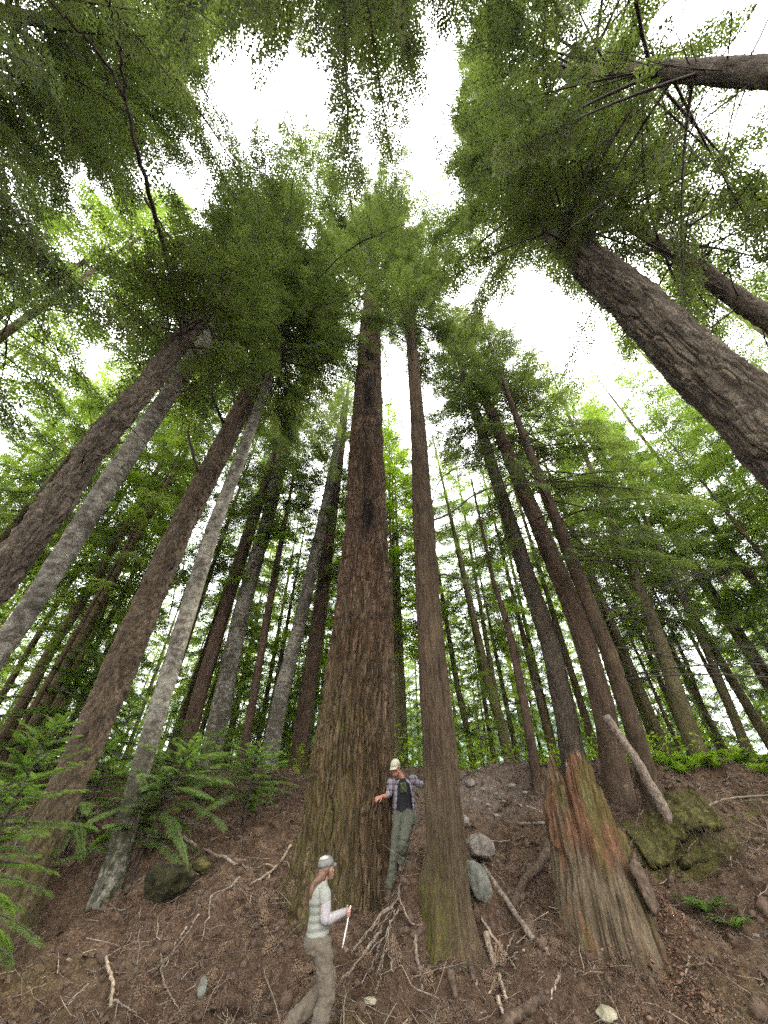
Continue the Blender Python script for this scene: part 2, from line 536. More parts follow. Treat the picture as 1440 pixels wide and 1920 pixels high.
def trunk_axis(base, pix, H, tip=0.03, extra=None):
    """base: world point. pix: [(px, py, width_px)]. The axis follows the pixels, each at the height where its ray
    passes closest to the vertical line through the base."""
    b = np.asarray(base, float)
    zs, P, rr = [], [], []
    for q, (px, py, w) in enumerate(pix):
        # a cylinder seen off the lens axis is stretched along the radius of the picture
        a, c = pix[max(q - 1, 0)], pix[min(q + 1, len(pix) - 1)]
        tv = np.array([c[0] - a[0], c[1] - a[1]], float)
        nv = np.array([-tv[1], tv[0]]) / (np.linalg.norm(tv) + 1e-9)
        rv = np.array([px - 720, py - 960], float)
        rl = np.linalg.norm(rv)
        cth = FPX / math.hypot(FPX, rl)
        cr = float(np.dot(nv, rv / (rl + 1e-9)))
        w = w * math.sqrt((1 - cr * cr) + (cr * cth) ** 2)
        d = ray(px, py)
        k = ((b[0] - CAM[0]) * d[0] + (b[1] - CAM[1]) * d[1]) / (d[0] ** 2 + d[1] ** 2)
        p = CAM + d * k
        P.append(p)
        rr.append(w / 2 / FPX * k)
    P = np.array(P)
    o = np.argsort(P[:, 2])
    P = P[o]
    rr = np.array(rr)[o]
    # straight-ish lean fitted through base and pixels
    top = P[-1]
    if top[2] < b[2] + H:
        dz = top[2] - b[2]
        lean = (top[:2] - b[:2]) / max(dz, 1.0)
        tp = np.array([*(top[:2] + lean * 0.6 * (b[2] + H - top[2])), b[2] + H])
        P = np.vstack([P, tp])
        rr = np.append(rr, tip)
    if P[0, 2] > b[2] + 0.05:
        P = np.vstack([b, P])
        rr = np.insert(rr, 0, rr[0] * 1.04)
    return P, rr


def axis_at(T, z):
    z = np.asarray(z, float)
    return np.stack([np.interp(z, T.P[:, 2], T.P[:, i]) for i in range(2)] + [z], -1), np.interp(z, T.P[:, 2], T.rr)


def build_trunk(T, parent, mat, nseg=48, dz=0.12, zf=1e9, dz2=0.3, bark='scaly', amp=0.012, flare=0.35, fl_h=0.5, lobes=5, seed=0, flare_dir=None, mossf=None, stainf=None, bury=0.6):
    b = T.base
    z0, z1 = b[2] - bury, T.P[-1, 2]
    zz = np.concatenate([np.arange(z0, min(z0 + zf, z1), dz), np.arange(min(z0 + zf, z1), z1, dz2)])
    C, r = axis_at(T, np.maximum(zz, T.P[0, 2]))
    C[:, 2] = zz
    th = np.linspace(0, 2 * np.pi, nseg, endpoint=False)
    TH, ZZ = np.meshgrid(th, zz - b[2])
    RR = np.repeat(r[:, None], nseg, 1)
    r0 = float(np.interp(b[2] + 1.5, T.P[:, 2], T.rr))
    cx, cy = np.cos(TH), np.sin(TH)
    # root flare
    lob = 0.5 + 0.5 * np.cos(lobes * TH + seed) * 0.6 + 0.5 * (vnoise(cx * 2 + seed, cy * 2, 0 * cx, seed) - 0.3)
    fd = 1.0 if flare_dir is None else (0.6 + 0.8 * np.clip(np.cos(TH - flare_dir), -0.4, 1))
    RR = RR * (1 + flare * np.exp(-np.maximum(ZZ, -0.3) / fl_h) * (0.55 + 0.7 * lob) * fd)
    X, Y = cx * r0, cy * r0
    RR = RR * (1 + 0.05 * (fbm(X * 1.2 + seed, Y * 1.2, ZZ * 0.5, 2, seed) - 0.5) * 2)
    d = 0
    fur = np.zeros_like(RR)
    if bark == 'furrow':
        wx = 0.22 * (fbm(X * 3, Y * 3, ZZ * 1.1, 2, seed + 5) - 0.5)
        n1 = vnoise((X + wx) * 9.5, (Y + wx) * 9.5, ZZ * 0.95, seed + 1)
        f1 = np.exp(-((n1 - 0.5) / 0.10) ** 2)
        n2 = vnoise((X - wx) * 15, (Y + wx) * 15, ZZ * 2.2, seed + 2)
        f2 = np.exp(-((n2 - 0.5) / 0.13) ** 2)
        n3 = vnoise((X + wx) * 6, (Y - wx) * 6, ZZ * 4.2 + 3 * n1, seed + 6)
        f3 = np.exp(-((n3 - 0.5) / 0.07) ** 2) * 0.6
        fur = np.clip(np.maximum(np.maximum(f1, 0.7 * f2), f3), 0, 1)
        d = -np.maximum(np.maximum(f1, 0.6 * f2), f3) + 0.4 * (fbm(X * 24, Y * 24, ZZ * 8, 3, seed + 3) - 0.5) + 0.9 * (vnoise(X * 6, Y * 6, ZZ * 2.6, seed + 4) - 0.5)
    elif bark == 'scaly':
        wx = 0.15 * (fbm(X * 5, Y * 5, ZZ * 4, 2, seed + 5) - 0.5)
        n1 = vnoise((X + wx) * 13, (Y + wx) * 13, ZZ * 7.5, seed + 3)
        f1 = np.exp(-((n1 - 0.5) / 0.09) ** 2)
        n2 = vnoise((X - wx) * 24, (Y + wx) * 24, ZZ * 10, seed + 4)
        f2 = np.exp(-((n2 - 0.5) / 0.12) ** 2)
        fur = 0.85 * np.maximum(f1, 0.6 * f2) * (0.4 + 0.9 * fbm(X * 3, Y * 3, ZZ * 1.2, 3, seed + 9))
        d = 1.6 * (fbm(X * 18, Y * 18, ZZ * 9, 4, seed + 1) - 0.5) + 1.6 * (fbm(X * 6, Y * 6, ZZ * 2, 2, seed + 2) - 0.5) - 0.55 * np.maximum(f1, 0.6 * f2)
    elif bark == 'string':
        n1 = vnoise(X * 20, Y * 20, ZZ * 0.8, seed + 1)
        f1 = np.exp(-((n1 - 0.5) / 0.1) ** 2)
        n2 = vnoise(X * 34, Y * 34, ZZ * 2.2, seed + 3)
        fur = np.clip(0.8 * np.maximum(f1, 0.7 * np.exp(-((n2 - 0.5) / 0.12) ** 2)) * (0.3 + fbm(X * 4, Y * 4, ZZ * 0.8, 3, seed + 9)), 0, 1)
        d = 1.0 * (n1 - 0.5) - 0.6 * f1 + 1.2 * (fbm(X * 40, Y * 40, ZZ * 3, 3, seed + 2) - 0.5) + 1.5 * (fbm(X * 7, Y * 7, ZZ * 1.5, 3, seed + 6) - 0.5)
    elif bark == 'smooth':
        d = 0.9 * (fbm(X * 9, Y * 9, ZZ * 14, 3, seed + 1) - 0.5) + 0.7 * (fbm(X * 3, Y * 3, ZZ * 2, 2, seed) - 0.5)
    fade = np.clip(RR / max(r0, 1e-3), 0.15, 1.2)
    RR = RR + amp * d * fade
    stain = np.zeros_like(RR)
    if stainf is not None:
        stain, dd = stainf(TH, ZZ)
        RR = RR + dd
    V = np.stack([C[:, None, 0] + RR * cx, C[:, None, 1] + RR * cy, C[:, None, 2] + 0 * RR], -1).reshape(-1, 3)
    ms = np.zeros(RR.size) if mossf is None else np.clip(mossf(TH, ZZ) * (0.5 + 1.0 * fbm(X * 4, Y * 4, ZZ * 2, 3, seed + 8)), 0, 1).ravel()
    n = len(zz)
    i = np.arange(n - 1)[:, None] * nseg
    j = np.arange(nseg)[None, :]
    j2 = (j + 1) % nseg
    F = np.stack([i + j, i + j2, i + nseg + j2, i + nseg + j], -1).reshape(-1, 4)
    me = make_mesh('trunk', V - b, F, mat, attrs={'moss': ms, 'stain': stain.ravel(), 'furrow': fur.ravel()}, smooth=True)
    return link('trunk', me, parent)


# ------------------------------------------------------------------ foliage
def spray_template(n_side, n_leaf, leaf_len, leaf_w, rng):
    tris = []

    def leaf(p, dirv, ln, w):
        pr = np.array([-dirv[1], dirv[0], 0])
        tip = p + dirv * ln
        tip[2] += rng.uniform(-0.35, 0.25) * ln
        tris.append([p - pr * w * 0.5 + dirv * ln * 0.15, p + pr * w * 0.5 + dirv * ln * 0.25, tip])
    for i in range(n_side):
        s = (i + 0.6) / n_side
        for sd in (-1, 1):
            if rng.random() < 0.08:
                continue
            ang = sd * R(rng.uniform(42, 62) - 18 * s)
            dv = np.array([math.cos(ang), math.sin(ang), 0])
            l = (0.46 * (1 - s) ** 0.75 * (0.5 + 0.5 * min(1, s * 4 + 0.3)) + 0.06) * rng.uniform(0.75, 1.2)
            p0 = np.array([s * 0.9, 0, -0.1 * s * s])
            m = max(2, int(round(n_leaf * l / 0.46)))
            for j in range(m):
                q = (j + 0.4) / m
                p = p0 + dv * l * q
                p[2] -= 0.18 * (l * q) ** 2 + rng.uniform(-0.02, 0.02)
                a2 = ang + (1 if j % 2 else -1) * R(rng.uniform(25, 60))
                leaf(p, np.array([math.cos(a2), math.sin(a2), 0]), leaf_len * rng.uniform(0.7, 1.25) * (1 - 0.35 * q), leaf_w * rng.uniform(0.7, 1.3))
    leaf(np.array([0.86, 0, -0.09]), np.array([1.0, 0, 0]), leaf_len * 1.3, leaf_w)
    return np.array(tris, np.float32)


TR = np.random.default_rng(3)
TPL_FINE = [spray_template(12, 10, 0.11, 0.042, TR) for _ in range(5)]
TPL_MID = [spray_template(7, 6, 0.185, 0.07, TR) for _ in range(6)]
TPL_FAR = [spray_template(5, 4, 0.27, 0.11, TR) for _ in range(5)]


def place_sprays(tpl, pos, xdir, up, size, rng):
    """instances of the template sprays as raw triangles; returns (T,3,3) and the spray index of each triangle"""
    pos, xdir, up, size = map(lambda a: np.asarray(a, np.float32), (pos, xdir, up, size))
    xdir = xdir / (np.linalg.norm(xdir, axis=1, keepdims=True) + 1e-9)
    ydir = np.cross(up, xdir)
    ydir /= np.linalg.norm(ydir, axis=1, keepdims=True) + 1e-9
    zdir = np.cross(xdir, ydir)
    M = np.stack([xdir, ydir, zdir], 1) * size[:, None, None]  # rows
    which = rng.integers(0, len(tpl), len(pos))
    out, ids = [], []
    for t in range(len(tpl)):
        s = np.nonzero(which == t)[0]
        if len(s) == 0:
            continue
        A = np.einsum('tvk,nkj->ntvj', tpl[t], M[s]) + pos[s][:, None, None, :]
        out.append(A.reshape(-1, 3, 3))
        ids.append(np.repeat(s, len(tpl[t])))
    return np.concatenate(out), np.concatenate(ids)


def tri_mesh(name, tris, tint, mats, wood=None):
    V = tris.reshape(-1, 3)
    F = np.arange(len(V)).reshape(-1, 3)
    mi = np.zeros(len(F), np.int32)
    if wood is not None:
        WV, WF = wood
        F = np.vstack([F, WF + len(V)])
        V = np.vstack([V, WV])
        mi = np.concatenate([mi, np.ones(len(WF), np.int32)])
        tint = np.concatenate([tint, np.zeros(len(WF))])
    return make_mesh(name, V, F, mats, midx=mi, fattrs={'tint': tint})


def crown_arrays(T, h0, H, Rmax, nbr, tpl, rng, spray=0.75, dens=6.0, el0=-8, el1=35, droop=0.10, prune=True, inner=0.22, shape=0.75, az=None, lod=1.0, taperlow=0.45, lmin=0.35):
    pos, xd, up, sz, tint = [], [], [], [], []
    wood = []
    az0 = rng.uniform(0, 6.28)
    for i in range(nbr):
        t = (i + rng.random()) / nbr
        t = t ** 0.9
        h = h0 + (H - h0) * t * 0.985
        phi = az0 + i * 2.39996 + rng.normal(0, 0.3)
        if az is not None and rng.random() < az[2]:
            phi = rng.normal(az[0], az[1])
        L = Rmax * (max(1 - t, 0.0) ** shape) * min(1.0, taperlow + t * 4) * rng.uniform(0.62, 1.12) + lmin
        el = R(el0 + (el1 - el0) * t + rng.normal(0, 6))
        c, r = axis_at(T, T.base[2] + h)
        hd = np.array([math.cos(phi), math.sin(phi), 0.0])
        n = 8
        s = np.linspace(0, 1, n)
        side = np.array([-hd[1], hd[0], 0]) * rng.normal(0, 0.08)
        P = c + hd * (L * s * math.cos(el))[:, None] + np.array([0, 0, 1.0]) * (math.sin(el) * L * s - droop * L * s ** 2 * (1.2 - t) * min(L, 3.5))[:, None] + side * (L * s ** 2)[:, None]
        if prune:
            px, py, zc = project(P[1:] + 0)
            jx, jy = rng.normal(0, 18, 2)
            g = in_gaps(px + jx, py + jy) & (zc > 0.3)
            if g.any():
                first = int(np.argmax(g)) + 1
                fr = s[first] - 0.5 / (n - 1)
                if fr * L < 0.9 or fr < 0.2:
                    continue
                Q = np.stack([np.interp(s * fr, s, P[:, a]) for a in range(3)], -1)
                P = Q
                L *= fr
        # twigs
        ns = max(3, int(L * dens * rng.uniform(0.8, 1.15)))
        sb = rng.uniform(0.25, 0.75)
        tang = np.gradient(P, axis=0)
        inn = min(inner + 0.25 * rng.random(), 0.6) if L > 1.2 else 0.08
        ss = inn + (1 - inn) * (np.arange(ns) + rng.random(ns) * 0.6) / ns
        ss = np.clip(ss, 0, 1)
        p = np.stack([np.interp(ss, s, P[:, a]) for a in range(3)], -1)
        tg = np.stack([np.interp(ss, s, tang[:, a]) for a in range(3)], -1)
        tg /= np.linalg.norm(tg, axis=1, keepdims=True) + 1e-9
        sg = np.where(np.arange(ns) % 2 == 0, 1, -1)
        ang = sg * np.radians(rng.uniform(28, 66, ns)) * (1 - 0.55 * ss)
        ca, sa = np.cos(ang), np.sin(ang)
        x = np.stack([tg[:, 0] * ca - tg[:, 1] * sa, tg[:, 0] * sa + tg[:, 1] * ca, tg[:, 2] - rng.uniform(0.02, 0.3, ns)], -1)
        pos.append(p)
        xd.append(x)
        up.append(np.stack([rng.normal(0, 0.28, ns), rng.normal(0, 0.28, ns), np.ones(ns)], -1))
        sz.append(spray * rng.uniform(0.65, 1.25, ns) * (1.1 - 0.4 * ss) * min(1.0, 0.45 + L / 3.0))
        tint.append(np.clip(sb + rng.normal(0, 0.16, ns), 0, 1))
        rb = 0.008 + 0.0075 * L
        wood.append(tube_arrays(P, np.linspace(rb, 0.004, n), 4 if lod < 2 else 3, cap=False))
    pos, xd, up = map(np.vstack, (pos, xd, up))
    sz, tint = np.concatenate(sz), np.concatenate(tint)
    tris, ids = place_sprays(tpl, pos, xd, up, sz, rng)
    WV, WF = join_arrays(wood)
    WF = np.vstack([WF[:, [0, 1, 2]], WF[:, [0, 2, 3]]])
    return tris, tint[ids], (WV, WF)


def build_crown(T, parent, mat, rng, name='crown', **kw):
    tris, tint, (WV, WF) = crown_arrays(T, rng=rng, **kw)
    b = T.base.astype(np.float32)
    me = tri_mesh(name, tris - b, tint, [mat, M_TWIG], (WV - b, WF))
    return link(name, me, parent)


def dead_branch_arrays(P0, dirv, L, r, rng, droop=0.15, twigs=5, crook=0.05):
    n = 8
    s = np.linspace(0, 1, n)
    P = P0 + np.outer(s * L, dirv)
    P[:, 2] -= droop * L * s ** 2
    P[1:] += np.cumsum(rng.normal(0, crook * L / n, (n - 1, 3)), 0)
    parts = [tube_arrays(P, np.linspace(r, r * 0.22, n), 5)]
    for k in range(twigs):
        q = rng.uniform(0.25, 0.95)
        p = np.array([np.interp(q, s, P[:, a]) for a in range(3)])
        d = dirv + rng.normal(0, 0.75, 3)
        d[2] -= 0.15
        d /= np.linalg.norm(d)
        l = L * rng.uniform(0.12, 0.38)
        Q = p + np.outer(np.linspace(0, 1, 4) * l, d)
        Q[:, 2] -= 0.15 * l * np.linspace(0, 1, 4) ** 2
        parts.append(tube_arrays(Q, np.linspace(r * 0.4, r * 0.12, 4), 4))
    V, F = join_arrays(parts)
    return V, fix_quads(F)


def dead_branches(T, parent, n, z0, z1, L, rng, r=0.018, droop=0.12, az=None, el=-5, twigs=5, name='dead_branch', mat=None):
    for i in range(n):
        h = z0 + (z1 - z0) * (i + rng.random()) / n
        c, rad = axis_at(T, T.base[2] + h)
        phi = rng.uniform(0, 6.28) if az is None else rng.normal(*az)
        e = R(el + rng.normal(0, 12))
        d = np.array([math.cos(phi) * math.cos(e), math.sin(phi) * math.cos(e), math.sin(e)])
        l = L * rng.uniform(0.5, 1.15)
        P0 = c + d * rad * 0.85
        V, F = dead_branch_arrays(P0, d, l, r * rng.uniform(0.7, 1.3), rng, droop, twigs)
        link(name, make_mesh(name, V - T.base, F, mat or M_DEADTWIG, smooth=True), parent)


def limb(T, parent, pts, r0, r1, name='limb', nseg=7, n=22, mat=None, crook=0.02):
    P = smooth_path(pts, n)
    P[1:-1] += RNG.normal(0, crook, (n - 2, 3))
    V, F = tube_arrays(P, np.linspace(r0, r1, n), nseg)
    link(name, make_mesh(name, V - T.base, fix_quads(F), mat or M_TWIG, smooth=True), parent)
    return P


def limb_up(T, parent, pts, rise, r0, r1, **kw):
    """limb through photo pixels, leaving the trunk at the first and gaining `rise` metres by the last"""
    z0 = T.base[2] + hgt(T, *pts[0]) - CAM[2]
    W = [atk(a, b, (z0 + rise * q / (len(pts) - 1)) / ray(a, b)[2]) for q, (a, b) in enumerate(pts)]
    return limb(T, parent, W, r0, r1, **kw)


def limb_sprays(T, parent, paths, mat, rng, tpl, spray=0.6, dens=7, name='foliage', s0=0.3, prune=True):
    """foliage carried by explicit limbs: secondary branchlets leave the limb on both sides and carry sprays"""
    pos, xd, up, sz, tint, wood = [], [], [], [], [], []
    for P, LB in paths:
        seg = np.linalg.norm(np.diff(P, axis=0), axis=1)
        s = np.concatenate([[0], np.cumsum(seg)])
        L = s[-1]
        nb = int(L * 3.2)
        for i in range(nb):
            q = s0 + (1 - s0) * (i + rng.random()) / nb
            p = np.array([np.interp(q * L, s, P[:, a]) for a in range(3)])
            p2 = np.array([np.interp(min(q * L + 0.1, L), s, P[:, a]) for a in range(3)])
            p1 = np.array([np.interp(q * L - 0.1, s, P[:, a]) for a in range(3)])
            tg = (p2 - p1) / (np.linalg.norm(p2 - p1) + 1e-9)
            ang = (1 if i % 2 else -1) * R(rng.uniform(30, 70))
            d = np.array([tg[0] * math.cos(ang) - tg[1] * math.sin(ang), tg[0] * math.sin(ang) + tg[1] * math.cos(ang), tg[2] * 0.5 + rng.normal(0, 0.15)])
            d /= np.linalg.norm(d)
            l = LB * rng.uniform(0.5, 1.1) * (1.1 - 0.6 * q)
            Q = p + np.outer(np.linspace(0, 1, 5) * l, d)
            Q[:, 2] -= 0.12 * l * np.linspace(0, 1, 5) ** 2
            if prune:
                a, b2, zc = project(Q)
                g = in_gaps(a, b2)
                if g[:3].any():
                    continue
                if g.any():
                    k = int(np.argmax(g))
                    Q = np.linspace(Q[0], Q[k - 1], 5)
                    l *= 0.6
            wood.append(tube_arrays(Q, np.linspace(0.008, 0.003, 5), 3, cap=False))
            ns = max(2, int(l * dens))
            tt = (np.arange(ns) + 0.3 + 0.5 * rng.random(ns)) / ns
            pp = Q[0] + np.outer(tt, Q[-1] - Q[0])
            a2 = np.where(np.arange(ns) % 2 == 0, 1, -1) * np.radians(rng.uniform(20, 60, ns)) * (1 - 0.6 * tt)
            x = np.stack([d[0] * np.cos(a2) - d[1] * np.sin(a2), d[0] * np.sin(a2) + d[1] * np.cos(a2), np.full(ns, d[2]) - rng.uniform(0, 0.25, ns)], -1)
            pos.append(pp); xd.append(x)
            up.append(np.stack([rng.normal(0, 0.25, ns), rng.normal(0, 0.25, ns), np.ones(ns)], -1))
            sz.append(spray * rng.uniform(0.6, 1.2, ns))
            tint.append(np.clip(rng.uniform(0.3, 0.7) + rng.normal(0, 0.15, ns), 0, 1))
    pos, xd, up = map(np.vstack, (pos, xd, up))
    sz, tint = np.concatenate(sz), np.concatenate(tint)
    tris, ids = place_sprays(tpl, pos, xd, up, sz, rng)
    WV, WF = join_arrays(wood)
    WF = np.vstack([WF[:, [0, 1, 2]], WF[:, [0, 2, 3]]])
    b = T.base.astype(np.float32)
    return link(name, tri_mesh(name, tris - b, tint[ids], [mat, M_TWIG], (WV - b, WF)), parent)


def new_tree(name, base, pix, H, label, group=None):
    T = Trunk()
    T.base = np.asarray(base, float)
    T.P, T.rr = trunk_axis(T.base, pix, H)
    T.H = H
    T.root = empty(name, T.base, label, 'tree', group)
    return T


def hgt(T, px, py):
    """height above the base where a pixel's ray passes the trunk"""
    d = ray(px, py)
    k = ((T.base[0]) * d[0] + (T.base[1]) * d[1]) / (d[0] ** 2 + d[1] ** 2)
    return (CAM + d * k)[2] - T.base[2]


def onbank(px, py):
    p = hit(px, py)
    p[2] = float(gz(p[0], p[1]))
    return p


def onterrace(px, py, Y):
    p = at(px, py, Y)
    return np.array([p[0], Y, float(gz(p[0], Y))])



# ================================================================== TREES
rg = np.random.default_rng


# --- the giant fir in the middle
def giant_moss(TH, ZZ):
    left = 0.5 - 0.5 * np.cos(TH)          # towards -x
    front = 0.5 - 0.5 * np.sin(TH)
    return (sstep(5.5, 0.5, ZZ) * (0.15 + 0.75 * left) * (0.4 + 0.6 * front)) * 1.0


SCARS = []


def giant_stain(TH, ZZ):
    st = np.zeros_like(TH)
    dd = np.zeros_like(TH)
    for th0, z, wt, wz, dep, s in SCARS:
        dth = (TH - th0 + np.pi) % (2 * np.pi) - np.pi
        wob = 0.8 + 0.8 * (fbm(TH * 9, ZZ * 2.5, 0 * TH, 3, 51) - 0.2)
        g = np.exp(-((dth / (wt * wob)) ** 4) - ((ZZ - z) / (wz * wob)) ** 4)
        st = np.maximum(st, s * g)
        dd = dd - dep * g
    # dark fissure down the right foot
    dth = (TH - (-0.75) + np.pi) % (2 * np.pi) - np.pi
    g = np.exp(-((dth - 0.10 * np.sin(ZZ * 2.1)) / 0.06) ** 2) * sstep(3.0, 1.2, ZZ) * sstep(-0.6, 0.2, ZZ)
    dd = dd - 0.16 * g
    return np.clip(st, 0, 1), dd


gb = np.array([-0.64, 9.25, float(gz(-0.64, 9.25))])
T = G = new_tree('giant_fir', gb, [(654, 1640, 158), (664, 1400, 148), (678, 1200, 113), (686, 1000, 82), (688, 800, 60), (694, 620, 39)], 47,
                 'giant fir with deeply furrowed reddish bark and dark resin scars, widest trunk in the middle')
TH0 = -math.pi / 2 + 0.07
for py, w, hh, dep, s in ((770, 0.30, 0.75, 0.12, 0.95), (735, 0.22, 0.5, 0.06, 0.7), (690, 0.2, 0.5, 0.05, 0.75), (660, 0.2, 0.3, 0.03, 0.55), (612, 0.25, 0.22, 0.03, 0.6), (850, 0.2, 0.7, 0.03, 0.35),
                          (900, 0.22, 0.7, 0.04, 0.45), (985, 0.3, 0.6, 0.08, 0.85), (1015, 0.22, 0.5, 0.03, 0.6), (940, 0.2, 0.5, 0.03, 0.5)):
    SCARS.append((TH0 + RNG.normal(0, 0.06), hgt(T, 690, py), w * 1.15, hh * 1.2, dep, min(s * 1.15, 1.0)))
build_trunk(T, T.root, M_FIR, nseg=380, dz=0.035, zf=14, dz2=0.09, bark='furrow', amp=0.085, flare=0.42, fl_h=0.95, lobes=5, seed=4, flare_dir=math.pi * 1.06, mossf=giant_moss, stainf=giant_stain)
build_crown(T, T.root, M_LEAF, rg(11), h0=hgt(T, 697, 575), H=47, Rmax=6.2, nbr=170, tpl=TPL_MID, spray=0.95, dens=5.2, el0=-5, el1=30)
dead_branches(T, T.root, 5, hgt(T, 690, 690), hgt(T, 690, 590), 1.6, rg(12), 0.02)

# --- second trunk, nearer, to the right of the giant
tb = np.array([0.915, 7.9, float(gz(0.9, 7.75))])


def second_moss(TH, ZZ):
    left = np.clip(0.35 - 0.85 * np.cos(TH), 0, 1)
    return 0.8 * sstep(1.6, 0.1, ZZ) * left + 0.12 * sstep(3.0, 0.5, ZZ)


def second_stain(TH, ZZ):
    st = np.zeros_like(TH)
    dd = np.zeros_like(TH)
    for th0, z, wt, wz, dep, s in ((-1.2, 3.75, 0.12, 0.28, 0.02, 0.8), (-1.1, 3.3, 0.1, 0.3, 0.02, 0.8), (-1.0, 6.25, 0.5, 0.25, -0.03, 0.35), (-0.9, 6.7, 0.3, 0.3, -0.05, 0.2)):
        dth = (TH - th0 + np.pi) % (2 * np.pi) - np.pi
        g = np.exp(-(dth / wt) ** 2 - ((ZZ - z) / wz) ** 2)
        st = np.maximum(st, s * g)
        dd = dd - dep * g
    # burl at the left foot
    dth = (TH - math.pi * 1.08 + np.pi) % (2 * np.pi) - np.pi
    dd = dd + 0.11 * np.exp(-(dth / 0.5) ** 2 - ((ZZ - 0.75) / 0.3) ** 2)
    return st, dd


T = S2 = new_tree('conifer_tree', tb, [(838, 1640, 72), (824, 1400, 62), (808, 1200, 50), (795, 1000, 40), (784, 800, 28), (768, 600, 17), (760, 520, 12)], 27,
                  'straight brown trunk with mossy rooted foot, standing just right of the giant fir')
build_trunk(T, T.root, M_CEDAR, nseg=140, dz=0.03, zf=9, dz2=0.1, bark='string', amp=0.026, flare=0.62, fl_h=0.38, lobes=7, seed=9, bury=0.3, mossf=second_moss, stainf=second_stain)
build_crown(T, T.root, M_LEAF, rg(21), h0=hgt(T, 768, 640), H=27, Rmax=3.3, nbr=100, tpl=TPL_MID, spray=0.8, dens=5.5, el0=-12, el1=30)
dead_branches(T, T.root, 22, hgt(T, 784, 860), hgt(T, 765, 560), 2.6, rg(22), 0.018, 0.15, twigs=8)


def T_pt(T, px, py, dy=0.0):
    d = ray(px, py)
    k = ((T.base[0]) * d[0] + (T.base[1]) * d[1]) / (d[0] ** 2 + d[1] ** 2)
    return CAM + d * (k + dy)


sy = T_pt(T, 808, 975)[1]
for pts, r in (([(806, 978), (845, 962), (885, 930), (925, 912), (968, 908), (1015, 905)], 0.034), ([(810, 945), (822, 905), (850, 880), (890, 868), (935, 880), (985, 882)], 0.019),
               ([(808, 992), (850, 1008), (885, 1012), (905, 1030), (925, 1055)], 0.014), ([(818, 1076), (850, 1080), (880, 1095), (908, 1122), (935, 1150)], 0.022), ([(790, 1000), (760, 990), (735, 985), (705, 1000)], 0.012),
               ([(800, 1090), (770, 1070), (748, 1062)], 0.012), ([(890, 930), (893, 905), (897, 880)], 0.009), ([(845, 962), (870, 985), (885, 990)], 0.008)):
    limb(T, T.root, [T_pt(T, a, b, -0.09 * i) for i, (a, b) in enumerate(pts)], r, r * 0.3, 'dead_branch', 6, 26, M_DEADTWIG, 0.012)
dead_branches(T, T.root, 7, hgt(T, 800, 1040), hgt(T, 790, 880), 1.5, rg(23), 0.011, 0.3, twigs=7)


# --- left group
def side_tree(name, label, basepx, pix, H, mat, bark, Y=None, nseg=56, crown=None, dead=None, seed=1, flare=0.3, amp=0.012, mossf=None, dz=0.08, mleaf=None, group=None, bury=0.6, xy=None, lobes=5):
    b = onbank(*basepx) if Y is None and xy is None else (onterrace(basepx[0], basepx[1], Y) if xy is None else np.array([xy[0], xy[1], float(gz(*xy))]))
    T = new_tree(name, b, pix, H, label, group)
    build_trunk(T, T.root, mat, nseg=nseg, dz=dz, bark=bark, amp=amp, flare=flare, seed=seed, mossf=mossf, zf=12, dz2=0.3, bury=bury, lobes=lobes)
    if crown:
        c = dict(tpl=TPL_MID, spray=0.75, dens=5.5)
        c.update(crown)
        if 'h0px' in c:
            c['h0'] = hgt(T, *c.pop('h0px'))
        build_crown(T, T.root, mleaf or M_LEAF, rg(seed + 100), H=H, **c)
    if dead:
        for dk in (dead if isinstance(dead, list) else [dead]):
            dk = dict(dk)
            z0 = hgt(T, *dk.pop('p0')); z1 = hgt(T, *dk.pop('p1'))
            dead_branches(T, T.root, dk.pop('n'), z0, z1, dk.pop('L'), rg(seed + 200), **dk)
    return T


def low_moss(TH, ZZ):
    return sstep(1.6, 0.1, ZZ) * 0.75


L1 = side_tree('conifer_tree', 'thick dark scaly trunk slanting up from the left edge', (0, 0), [(60, 1000, 66), (170, 850, 56), (320, 665, 41)], 26, M_GREY, 'scaly', xy=(-4.45, 3.75),
               nseg=150, dz=0.04, amp=0.07, seed=31, crown=dict(h0px=(322, 662), Rmax=2.0, nbr=130, spray=0.65, dens=8, el0=5, inner=0.1, taperlow=0.6), dead=dict(n=5, p0=(120, 910), p1=(300, 690), L=0.6, twigs=2))
L2 = side_tree('conifer_tree', 'lichen-spotted trunk close behind the thick dark scaly trunk at the left edge', (0, 0), [(39, 1166, 42), (226, 873, 41), (350, 690, 33)], 27, M_WHITE, 'smooth', xy=(-5.25, 4.95),
               nseg=72, amp=0.02, seed=33, crown=dict(h0px=(350, 690), Rmax=2.8, nbr=90, el0=2, az=(2.7, 0.7, 0.85)), dead=dict(n=8, p0=(150, 990), p1=(330, 720), L=1.2))
L3 = side_tree('forked_limb_tree', 'leaning brown trunk with long bare limbs reaching up over the bank at left', (22, 1722), [(100, 1530, 66), (200, 1310, 62), (255, 1180, 58), (330, 1010, 48), (400, 870, 42), (470, 735, 33), (535, 610, 22)], 30, M_BROWN, 'scaly',
               nseg=130, dz=0.04, amp=0.045, seed=35, flare=0.25, mossf=lambda TH, ZZ: sstep(2.6, 0.3, ZZ) * 0.6,
               crown=dict(h0px=(500, 680), Rmax=5.4, nbr=150, spray=0.9), dead=[dict(n=6, p0=(400, 870), p1=(470, 740), L=1.5), dict(n=3, p0=(300, 1060), p1=(340, 980), L=0.8, twigs=1)])
